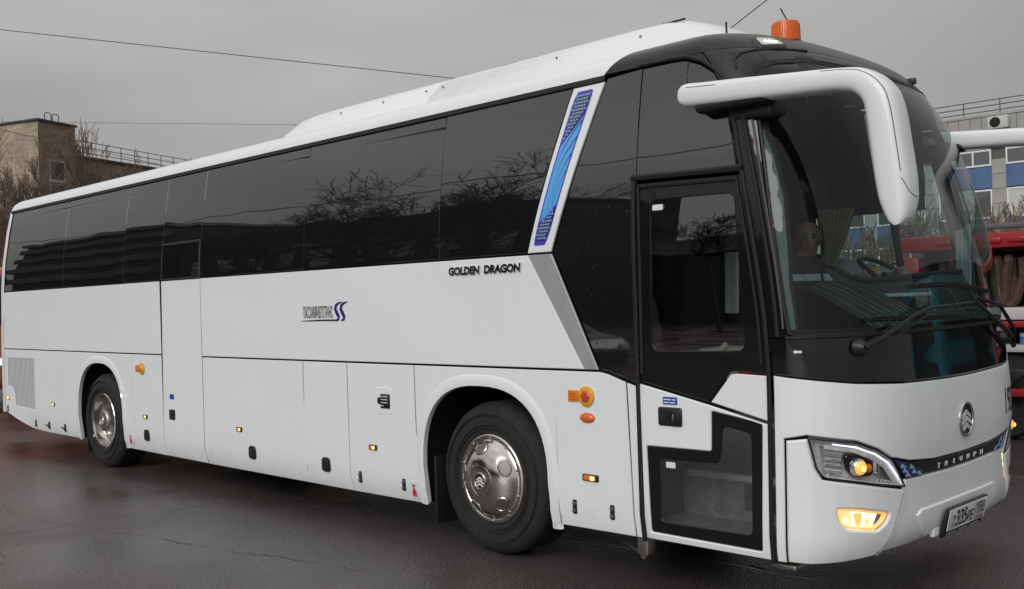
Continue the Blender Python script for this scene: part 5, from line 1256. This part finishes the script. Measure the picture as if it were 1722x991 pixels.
AU = empty('air_conditioning_unit', (-18.9, YB-.25, 10.35), 'small pale air conditioner box hung on the grey tiled parapet', 'air conditioner')
b = MB(); b.bbox(-19.45, -18.35, YB-.48, YB-.06, 10.30, 11.0, .04); b.build('case', M['wblind'], AU)
b = MB(); b.lathe([(0, .0), (.24, .0), (.29, .02), (.30, .04)], (-19.02, YB-.50, 10.65), 'y', 24); b.build('fan_grille', M['dark'], AU)
b = MB(); b.box(-19.4, -19.34, YB-.46, YB, 10.16, 10.28); b.box(-18.5, -18.44, YB-.46, YB, 10.16, 10.28); b.build('bracket', M['rail'], AU, 0)
sh = 'bare bushes below the panelled building'
M['bush'] = mat('bush_twig', (.20, .155, .12), .9)
T, B = tree_mesh(71, 4.5, .8, 3, .5, .05, 12, .016); r = empty('bare_bush', (0, 0, -60)); T.build('stem', M['bush'], r, 60, world=False); B.build('branches', M['bush'], r, 0, world=False); TREES.append(r)
for k, (u, dpt, sc) in enumerate(((1668, 44, 1.20), (1690, 45, 1.12), (1712, 46, 1.22), (1738, 44, 1.2), (1460, 46, 1.25), (1480, 43, 1.05), (1440, 44, 1.05), (1640, 47, 1.0), (1700, 41, .95))):
    x, y = polar(u, dpt); place_tree(5, x, y, k*1.1, sc, 'leafless pale brown bush in front of the grey and blue building', sh)
    bpy.data.objects
for o in [o for o in COL.objects if o.name.startswith('bare_bush')]: o['category'] = 'bush'

M['firered'] = mat('vehicle_red', (.30, .014, .020), .4, coat=.25, var=.15, vscale=4); M['hose'] = mat('canvas_hose', (.17, .115, .085), .85, var=.35, vscale=18); M['hose2'] = mat('canvas_hose_dark', (.085, .05, .04), .9, var=.35, vscale=18); M['deck'] = mat('deck_grey', (.50, .51, .52), .5, var=.2, vscale=5)
FT = empty('red_service_truck', (-1.0, 8.2, 0), 'red service truck with an open side locker of hanging hoses', 'truck')
b = MB(); b.bbox(-2.95, 1.2, 7.0, 9.4, 2.13, 2.30, .02); b.bbox(-2.95, -2.72, 6.99, 9.4, .55, 2.07, .015); b.bbox(1.0, 1.2, 6.99, 9.4, .55, 2.07, .015); b.bbox(-2.72, 1.0, 6.98, 7.12, 1.255, 1.32, .01); b.bbox(-2.72, 1.0, 6.98, 7.6, .50, .58, .01); b.build('body', M['firered'], FT)
b = MB(); b.box(-2.718, -2.69, 7.135, 7.94, .60, 2.125); b.box(-2.68, 1.0, 7.95, 9.38, .58, 2.12); b.box(-2.72, 1.0, 7.12, 7.95, 1.20, 1.25); b.box(-2.9, 1.1, 7.5, 9.3, .38, .55); b.build('locker_back', M['dark'], FT, 0)
b = MB(); b.bbox(-2.72, 1.0, 7.05, 7.95, .98, 1.06, .01); b.build('shelf', M['deck'], FT)
b = MB(); b.bbox(-2.2, 1.0, 7.02, 7.10, 2.34, 2.40, .02); b.build('roof_rail', M['joint'], FT)
for k in range(12):
    b = MB(); x = -2.5+k*.26; b.bbox(x, x+.19, 6.975, 7.01, 2.185, 2.245, .012); b.build('rail_lug', M['firered'], FT)
b = MB(); b.lathe([(0, .03), (.05, .025), (.06, 0)], (-1.47, 6.99, 2.19), 'y', 14, sgn=-1); b.build('round_lamp', M['yellowdisc'], FT)
b = MB(); b.bbox(-2.72, 1.0, 7.10, 7.9, 1.33, 1.47, .02); b.build('hose_tray', M['deck'], FT)
hr = random.Random(5)
for k in range(19):
    x = -2.62+k*.17+hr.uniform(-.03, .03); y = 7.20+hr.uniform(0, .30); r_ = hr.uniform(.035, .055); zb = 1.50+hr.uniform(0, .08); sw = hr.uniform(-.10, .10)
    b = MB(); b.tube([(x, y, 2.02), (x+.02, y-.05, 1.97), (x+sw*.3, y-.02, 1.85), (x+sw*.6, y+.02, 1.70), (x+sw, y, zb), (x+sw+.06, y, zb-.03), (x+sw+.12, y, zb+.03), (x+.14, y+.04, 1.80), (x+.13, y+.05, 2.02)], r_, 7); b.build('hanging_hose', M['hose' if k % 3 == 0 else 'hose2'], FT)
for k, (x, w_, h_) in enumerate(((-2.4, .30, .30), (-1.95, .35, .22), (-1.4, .25, .33), (-1.0, .4, .25), (-.4, .35, .3))):
    b = MB(); b.bbox(x, x+w_, 7.12, 7.55, .58, .58+h_, .03); b.tube([(x+.03, 7.10, .70), (x+w_*.5, 7.08, .62), (x+w_-.03, 7.10, .74)], .02, 6); b.build('stowed_gear', M['plastic' if k % 2 else 'interior'], FT)
for x in (-1.9, .2):
    b = MB(); b.lathe([(0, 0), (.22, .0), (.24, -.03), (.30, -.02), (.46, -.03), (.5, .02), (.5, .28), (0, .28)], (x, 7.15, .5), 'y', 32); b.build('wheel', M['tyre'], FT)
b = MB(); b.bbox(-2.98, -2.90, 7.2, 9.2, .4, .8, .02); b.build('rear_panel', M['deck'], FT)
WBP = empty('water_bottle_pack', (-1.5, 7.3, 1.06), 'shrink wrapped pack of blue water bottles on the grey shelf of the red truck', 'bottle pack')
M['bottle'] = mat('bottle_blue', (.05, .22, .60), .15, coat=.5); M['wrap'] = mat('shrink_wrap_white', (.70, .76, .82), .25, coat=.5)
for i in range(6):
    for j in range(2):
        x = -1.66+i*.085; y = 7.20+j*.09
        b = MB(); b.lathe([(.036, 0), (.040, .02), (.038, .05), (.040, .08), (.038, .13), (.028, .165), (.014, .19), (.014, .21), (0, .212)], (x, y, 1.062), 'z', 12); o = b.build('bottle', M['bottle'], WBP)
        b = MB(); b.lathe([(.0405, .085), (.0412, .10), (.0405, .125)], (x, y, 1.062), 'z', 12); b.build('bottle_band', M['wrap'], o)
b = MB(); b.bbox(-1.705, -1.19, 7.155, 7.335, 1.23, 1.285, .03); b.build('wrap', M['wrap'], WBP)
b = MB(); b.bbox(-1.70, -1.15, 7.12, 7.40, 1.06, 1.064, .001); 

# orange-red vehicle just visible past the rear corner of the coach
M['vorange'] = mat('vehicle_orange', (.40, .13, .08), .4, coat=.2)
OV = empty('orange_red_van', (-17.2, 2.2, 0), 'orange-red van just showing past the rear corner of the coach', 'van')
b = MB(); b.bbox(-20.5, -16.2, 1.10, 3.1, .45, 2.55, .18, 4); b.build('body', M['vorange'], OV)
b = MB(); b.bbox(-16.3, -16.16, 1.25, 2.7, 1.55, 2.4, .06); b.build('windscreen', M['bglass'], OV)
for y in (1.17, 2.7): b = MB(); b.bbox(-16.24, -16.15, y-.02, y+.2, .86, .99, .03); b.build('headlight', M['drl'] if y < 2 else M['stickwhite'], OV)
for x in (-19.8, -17.0):
    for y in (1.12, 2.72): b = MB(); b.lathe([(0, 0), (.2, 0), (.34, .01), (.36, .05), (.36, .24), (0, .24)], (x, y, .36), 'y', 24); b.build('wheel', M['tyre'], OV)

# ================================================================ overhead wires
def wire(p0, p1, sag, r, label):
    P0, P1 = Vector(p0), Vector(p1); b = MB()
    b.tube([P0.lerp(P1, t)-Vector((0, 0, sag*4*t*(1-t))) for t in np.linspace(0, 1, 24)], r, 4); o = b.build('overhead_wire', M['rubber'], None); tag(o, label, 'wire'); return o
def ext(a, c, k0, k1): a, c = Vector(a), Vector(c); return a+(a-c)*k0, c+(c-a)*k1
a, c = ext((-39.79, 9.4, 12.81), (-27.54, 21.8, 10.39), .5, 2.0); wire(a, c, 0, .018, 'dark overhead wire sloping down from upper left behind the coach roof')
a, c = ext((-61.03, 16.36, 12.96), (-48.95, 28.59, 12.25), .8, 1.5); wire(a, c, .0, .013, 'thin faint overhead wire running level above the brick wing')
a, c = ext((-61.04, 16.35, 12.5), (-58.62, 18.8, 11.63), .8, 3.5); wire(a, c, .0, .022, 'dark cable slanting in front of the brick block')
a, c = ext((-14.32, 20.96, 9.33), (-13.46, 21.82, 10.22), .0, 8); wire(a, c, .0, .014, 'steep overhead wire rising from the roof front of the coach')

# ================================================================ what the glass reflects: the other side of the yard
M['slab'] = mat('slab_concrete', (.30, .29, .28), .8, var=.2, vscale=.5); M['darkwall'] = mat('dark_wall', (.042, .039, .037), .85, var=.3, vscale=.4); M['balcony'] = mat('balcony_band', (.11, .11, .115), .7, var=.3, vscale=.2)
SB = empty('striped_apartment_block', (-106, -36, 0), 'apartment block with pale horizontal balcony bands, mirrored in the rear side windows', 'building')
b = MB(); b.box(-120, -84, -60, -36.3, 0, 18.3); b.build('wall', M['darkwall'], SB, 0)
for k in range(6): b = MB(); b.box(-120.2, -83.8, -36.4, -35.4, 1.6+k*2.9, 2.9+k*2.9); b.build('balcony', M['balcony'], SB, 0)
b = MB(); b.box(-120.3, -83.7, -60, -35.3, 18.3, 18.9); b.build('roof', M['slab'], SB, 0)
GB = empty('long_dark_hall', (-60, -38, 0), 'long dark flat roofed hall with roof vents, mirrored in the middle side windows', 'building')
b = MB(); b.box(-83, -39, -52, -38, 0, 13.6); b.build('wall', M['darkwall'], GB, 0)
b = MB(); b.box(-83.2, -38.8, -52, -37.8, 13.6, 14.0); b.build('roof', M['capstone'], GB, 0)
for x, w_, h_ in ((-81, 1.0, 2.6), (-78.5, 1.2, 1.6), (-76, .8, 2.0), (-70, 4.5, 2.0), (-61, .9, 1.4), (-55, 3.0, 1.1), (-47, 1.1, 1.9)): b = MB(); b.box(x, x+w_, -42, -41, 14.0, 14.0+h_); b.build('roof_vent', M['capstone'], GB, 0)
b = MB(); b.box(-70, -52, -38.4, -37.6, 9.6, 10.3); b.build('band', M['slab'], GB, 0)
for k in range(9): b = MB(); b.box(-80+k*4.6, -77.4+k*4.6, -38.06, -37.95, 6.5, 9.0); f = b.build('window', M['bframe'], GB, 0); b = MB(); b.box(-79.9+k*4.6, -77.5+k*4.6, -38.1, -38.05, 6.6, 8.9); b.build('pane', M['bglass'], f, 0)
HB = empty('low_gabled_shed', (-22, -44, 0), 'low gabled shed among bare trees, mirrored in the passenger door glass', 'building')
b = MB(); b.box(-36, -2, -52, -44, 0, 4.6); b.build('wall', M['darkwall'], HB, 0)
b = MB(); b.add([(-36.4, -52.5, 4.6), (-1.6, -52.5, 4.6), (-1.6, -43.5, 4.6), (-36.4, -43.5, 4.6), (-36.4, -48, 6.6), (-1.6, -48, 6.6)], [(0, 1, 5, 4), (2, 3, 4, 5), (0, 4, 3), (1, 2, 5)]); b.build('roof', M['capstone'], HB, 0)
for k, x in enumerate((-30, -21, -12)): b = MB(); b.box(x, x+3, -44.05, -43.96, 2.2, 4.2); b.build('window', M['bglass'], HB, 0)
gr = 'bare trees across the yard'
lr = 'crooked leafless tree mirrored in the dark side glass of the coach'
for k, x, y, rz, sc in ((3, -40, -27, .2, 1.25), (4, -47, -29, 2.0, 1.15), (3, -31, -24, 3.6, 1.25), (4, -23, -33, 1.1, .62), (3, -17, -34, 5.0, .75), (4, -36, -30, 4.0, 1.2), (4, -12, -36, 2.6, .6), (3, -58, -33, 1.3, 1.1), (4, -66, -34, .5, 1.2)): place_tree(k, x, y, rz, sc, lr, gr)
a = (-90, -14, 11.5); c = (20, -14, 8.5); wire(a, c, 1.2, .03, 'overhead cable across the yard, mirrored in the side windows')

def car(x, y, m, label, rz=0):
    r = empty('parked_car', (x, y, 0), label, 'car', None, rz)
    prof = [(-2.15, .30, .78), (-2.18, .62, .80), (-2.05, .92, .80), (-1.45, .98, .78), (-.75, 1.40, .60), (.55, 1.44, .60), (1.40, 1.02, .76), (2.0, .92, .78), (2.18, .70, .78), (2.15, .32, .76)]
    b = MB(); L_ = [(px, -w, z) for px, z, w in prof]; R_ = [(px, w, z) for px, z, w in prof]; n = len(prof)
    b.add(L_+R_, [tuple(range(n))[::-1], tuple(range(n, 2*n))]+[(i, (i+1) % n, n+(i+1) % n, n+i) for i in range(n)])
    o = b.build('body', m, r, 25, world=False); bv = o.modifiers.new('bevel', 'BEVEL'); bv.width = .05; bv.segments = 3; bv.limit_method = 'ANGLE'
    b = MB()
    for s in (-1, 1): b.add([(-1.25, s*.775, 1.0), (-.72, s*.625, 1.36), (.50, s*.625, 1.38), (1.15, s*.765, 1.03)], [(0, 1, 2, 3)])
    b.v = [(px, py*1.012, pz) for px, py, pz in b.v]; b.build('side_window', M['bglass'], r, 0, world=False)
    b = MB(); b.add([(.62, -.56, 1.425), (.62, .56, 1.425), (1.38, .68, 1.045), (1.38, -.68, 1.045)], [(0, 1, 2, 3)]); b.v = [(px+.012, py, pz+.012) for px, py, pz in b.v]; b.build('windscreen', M['bglass'], r, 0, world=False)
    for px in (-1.35, 1.35):
        for s in (-1, 1): b = MB(); b.lathe([(0, 0), (.2, 0), (.30, .01), (.32, .05), (.32, .2), (0, .2)], (px, s*.80, .32), 'y', 20, sgn=-s); b.build('wheel', M['tyre'], r, 35, world=False)
    for s in (-1, 1): b = MB(); b.bbox(2.10, 2.20, s*.62-.12, s*.62+.12, .66, .80, .03); b.build('headlight', M['markerlens'], r, 35, world=False)
    return r
M['carsilver'] = mat('car_silver', (.55, .56, .57), .25, metal=.3, coat=.5); M['cardark'] = mat('car_dark', (.02, .02, .025), .2, coat=.6)
c_ = car(-27, -10.5, M['white'], 'white van parked across the yard, mirrored low in the middle side windows'); c_.scale = (1.25, 1.15, 1.95); c_['category'] = 'van'; c_.name = 'parked_van'
c_ = car(-18.2, -10.2, M['carsilver'], 'silver van parked across the yard, mirrored low in the side windows', 3.1); c_.scale = (1.3, 1.15, 1.85); c_['category'] = 'van'; c_.name = 'parked_van'
car(-12.5, -10.4, M['cardark'], 'dark car parked across the yard, mirrored in the passenger door glass', .05)
# teal lorry standing ahead of the coach (mirrored in the black front band)
M['teal'] = mat('lorry_teal', (.03, .26, .34), .35, coat=.4)
TL = empty('teal_lorry', (5.6, 13.5, 0), 'teal lorry mirrored in the black band under the windscreen', 'truck')
b = MB(); b.bbox(4.4, 6.8, 11.5, 13.4, .55, 2.75, .15, 3); b.bbox(4.3, 6.9, 13.6, 19.5, .9, 1.5, .05); b.build('body', M['teal'], TL)
b = MB(); b.bbox(4.36, 4.5, 11.7, 13.2, 1.6, 2.5, .05); b.bbox(4.7, 6.5, 11.44, 11.6, 1.6, 2.5, .05); b.build('window', M['bglass'], TL)
b = MB(); b.bbox(4.25, 6.95, 13.7, 19.4, 1.5, 3.3, .04); b.build('load_box', M['darkwall'], TL)
for y in (12.2, 16.5, 18.2):
    for x in (4.4, 6.5): b = MB(); b.lathe([(0, 0), (.3, 0), (.48, .02), (.5, .06), (.5, .28), (0, .28)], (x, y, .5), 'x', 24); b.build('wheel', M['tyre'], TL)
for z in (1.0, 1.3, 1.7): b = MB(); b.tube([(4.30, 13.45, z), (4.30, 13.75, z)], .02, 6); b.build('ladder_rung', M['rail'], TL)

# ================================================================ the driver
def driver():
    hx, hy, hz = -1.17, 1.72, 2.095            # centre of the head
    look = Vector((2.43-hx, -4.74-hy, -.25)).normalized(); look.z = -.04; look.normalize(); left = Vector((0, 0, 1)).cross(look).normalized(); up = look.cross(left)
    B = MB()
    # head: an egg with jaw, brow, nose, lips, ears
    rows = []
    for i in range(33):
        th = pi*i/32; row = []
        for k in range(48):
            ph = 2*pi*k/48; f, s_, u = sin(th)*cos(ph), sin(th)*sin(ph), cos(th)
            rx, ry, rz_ = .108, .083, .130
            jaw = max(0, -u); w_ = 1-.30*jaw**1.4; d_ = 1-.14*jaw
            p = Vector((f*rx*d_, s_*ry*w_, u*rz_))
            if f > 0:
                bump = lambda s0, u0, ss, su, a: a*math.exp(-((s_-s0)/ss)**2-((u-u0)/su)**2)
                p.x += bump(0, -.16, .13, .20, .026)+bump(0, -.02, .09, .20, .010)+bump(0, .16, .60, .10, .007)-bump(.36, .02, .17, .10, .013)-bump(-.36, .02, .17, .10, .013)
                p.x += bump(0, -.47, .28, .045, .007)-bump(0, -.53, .26, .022, .007)+bump(0, -.60, .24, .05, .007)+bump(0, -.86, .3, .10, .010)
                p.x += bump(.5, -.22, .2, .2, .005)+bump(-.5, -.22, .2, .2, .005)
            row.append(Vector((hx, hy, hz))+look*p.x+left*p.y+up*p.z)
        rows.append(row)
    B.grid(rows, closed=True); B.add(rows[0], [tuple(range(48))]); B.add(rows[-1], [tuple(range(48))])
    H_ = Vector((hx, hy, hz))
    for s in (-1, 1):   # ears
        bm = bmesh.new(); bmesh.ops.create_uvsphere(bm, u_segments=12, v_segments=8, radius=1)
        B.add([H_+left*(s*.083+v.co.x*.012)+look*(-.012+v.co.y*.020)+up*(-.005+v.co.z*.034) for v in bm.verts], [[v.index for v in f.verts] for f in bm.faces]); bm.free()
    T = lambda pts, r: B.tube([Vector(p) for p in pts], r, 14)
    neck = H_-up*.11-look*.015
    T([neck+up*.05, neck-up*.06, (hx-.05, hy, 1.93)], [.056, .058, .075])
    # torso (seated), shoulders, arms to the wheel
    T([(hx-.05, hy, 1.97), (hx-.05, hy, 1.92), (hx-.05, hy, 1.85), (hx-.06, hy, 1.72), (hx-.09, hy, 1.55), (hx-.12, hy, 1.40), (hx-.12, hy, 1.33)], [.06, .11, .15, .165, .16, .165, .15])
    T([(hx-.05, hy-.225, 1.85), (hx-.05, hy-.12, 1.90), (hx-.05, hy, 1.92), (hx-.05, hy+.12, 1.90), (hx-.05, hy+.225, 1.85)], [.085, .092, .095, .092, .085])
    T([neck-up*.045+look*.01, neck-up*.075], [.078, .092])      # jacket collar
    hands = []
    for s in (-1, 1):
        sh_ = (hx-.05, hy+s*.225, 1.85); el = (hx+.14, hy+s*.29, 1.64); wr = (-.76, 1.86+s*.20, 1.80)
        T([sh_, Vector(sh_).lerp(Vector(el), .5), el, Vector(el).lerp(Vector(wr), .5), wr], [.084, .076, .066, .056, .040])
        hv = Vector((-.70, 1.86+s*.205, 1.835)); T([wr, hv], [.032, .040])
        for q in range(4):      # fingers curled round the rim
            o = Vector((0, (q-1.5)*.021*.6, (q-1.5)*.018)); b0 = hv+o
            T([b0, b0+Vector((.045, -s*.004, .012)), b0+Vector((.070-.004*abs(q-1.5), -s*.012, -.008)), b0+Vector((.058, -s*.020, -.030))], [.0115, .0105, .0095, .008])
        T([hv+Vector((-.01, -s*.02, .02)), hv+Vector((.02, -s*.045, .03)), hv+Vector((.045, -s*.05, .022))], [.013, .012, .009])
        kn = (hx+.38, hy+s*.14, 1.33); T([(hx-.10, hy+s*.09, 1.33), Vector((hx-.10, hy+s*.09, 1.33)).lerp(Vector(kn), .5), kn, (hx+.42, hy+s*.14, 1.15), (hx+.44, hy+s*.14, .99)], [.10, .085, .065, .058, .045])
        T([(hx+.40, hy+s*.14, .98), (hx+.62, hy+s*.14, .975)], [.045, .035])
    # collar
    rows = []
    me = bpy.data.meshes.new('person'); me.from_pydata([tuple(v) for v in B.v], [], B.f); o = bpy.data.objects.new('person', me); COL.objects.link(o)
    md = o.modifiers.new('r', 'REMESH'); md.mode = 'VOXEL'; md.voxel_size = .0068
    dg = bpy.context.evaluated_depsgraph_get(); me2 = bpy.data.meshes.new_from_object(o.evaluated_get(dg)); bpy.data.objects.remove(o)
    bm = bmesh.new(); bm.from_mesh(me2)
    for _ in range(2): bmesh.ops.smooth_vert(bm, verts=bm.verts, factor=.4, use_axis_x=True, use_axis_y=True, use_axis_z=True)
    me2.materials.clear()
    mats = [mat('skin', (.38, .21, .15), .55, var=.12, vscale=40), mat('jacket_navy', (.016, .020, .034), .85, bump=.4, bscale=30), mat('reflective_band', (.62, .70, .66), .4), mat('short_dark_hair', (.05, .04, .035), .9, var=.5, vscale=120), mat('dark_trousers', (.02, .02, .022), .9), mat('eyes_brow', (.03, .02, .016), .7), mat('lips', (.33, .13, .11), .5)]
    for f in bm.faces:
        c = f.calc_center_median(); d = c-H_; fx, sy, uz = d.dot(look), d.dot(left), d.dot(up)
        if c.z < 1.42 and c.x > hx-.02 and abs(c.y-1.86) < .4: k = 4
        elif c.x > -.765 and c.z > 1.72: k = 0
        elif (c.z > 1.972 and abs(sy) < .075 and c.z > 1.965+.035*(0 if fx > .02 else 1)) or c.z > 2.03:
            k = 0
            if (uz > .060 and fx < .045) or (fx < -.01 and uz > -.03) or uz > .105: k = 3
            if fx > .06 and abs(abs(sy)-.031) < .020 and abs(uz-.024) < .005: k = 5
            if fx > .06 and abs(abs(sy)-.031) < .014 and abs(uz-.002) < .0075: k = 5
            if fx > .06 and abs(sy) < .026 and abs(uz+.069) < .006: k = 6
        else:
            k = 1
            t_ = c.z-(1.80+.25*abs(c.y-hy)*0)
            if 0 < t_ < .045 and c.x < hx+.2 and (c.x > hx-.06) and abs(c.y-hy) > .02: k = 2
        f.material_index = k; f.smooth = True
    for m_ in mats: me2.materials.append(m_)
    bm.to_mesh(me2); bm.free()
    me2.name = 'person'; o = bpy.data.objects.new('person', me2); COL.objects.link(o)
    off = Vector((hx-.12, hy, 1.3)); me2.transform(Matrix.Translation(-off)); o.location = off
    tag(o, 'close-cropped driver in a dark jacket with pale reflective bands behind the windscreen', 'person')
driver()
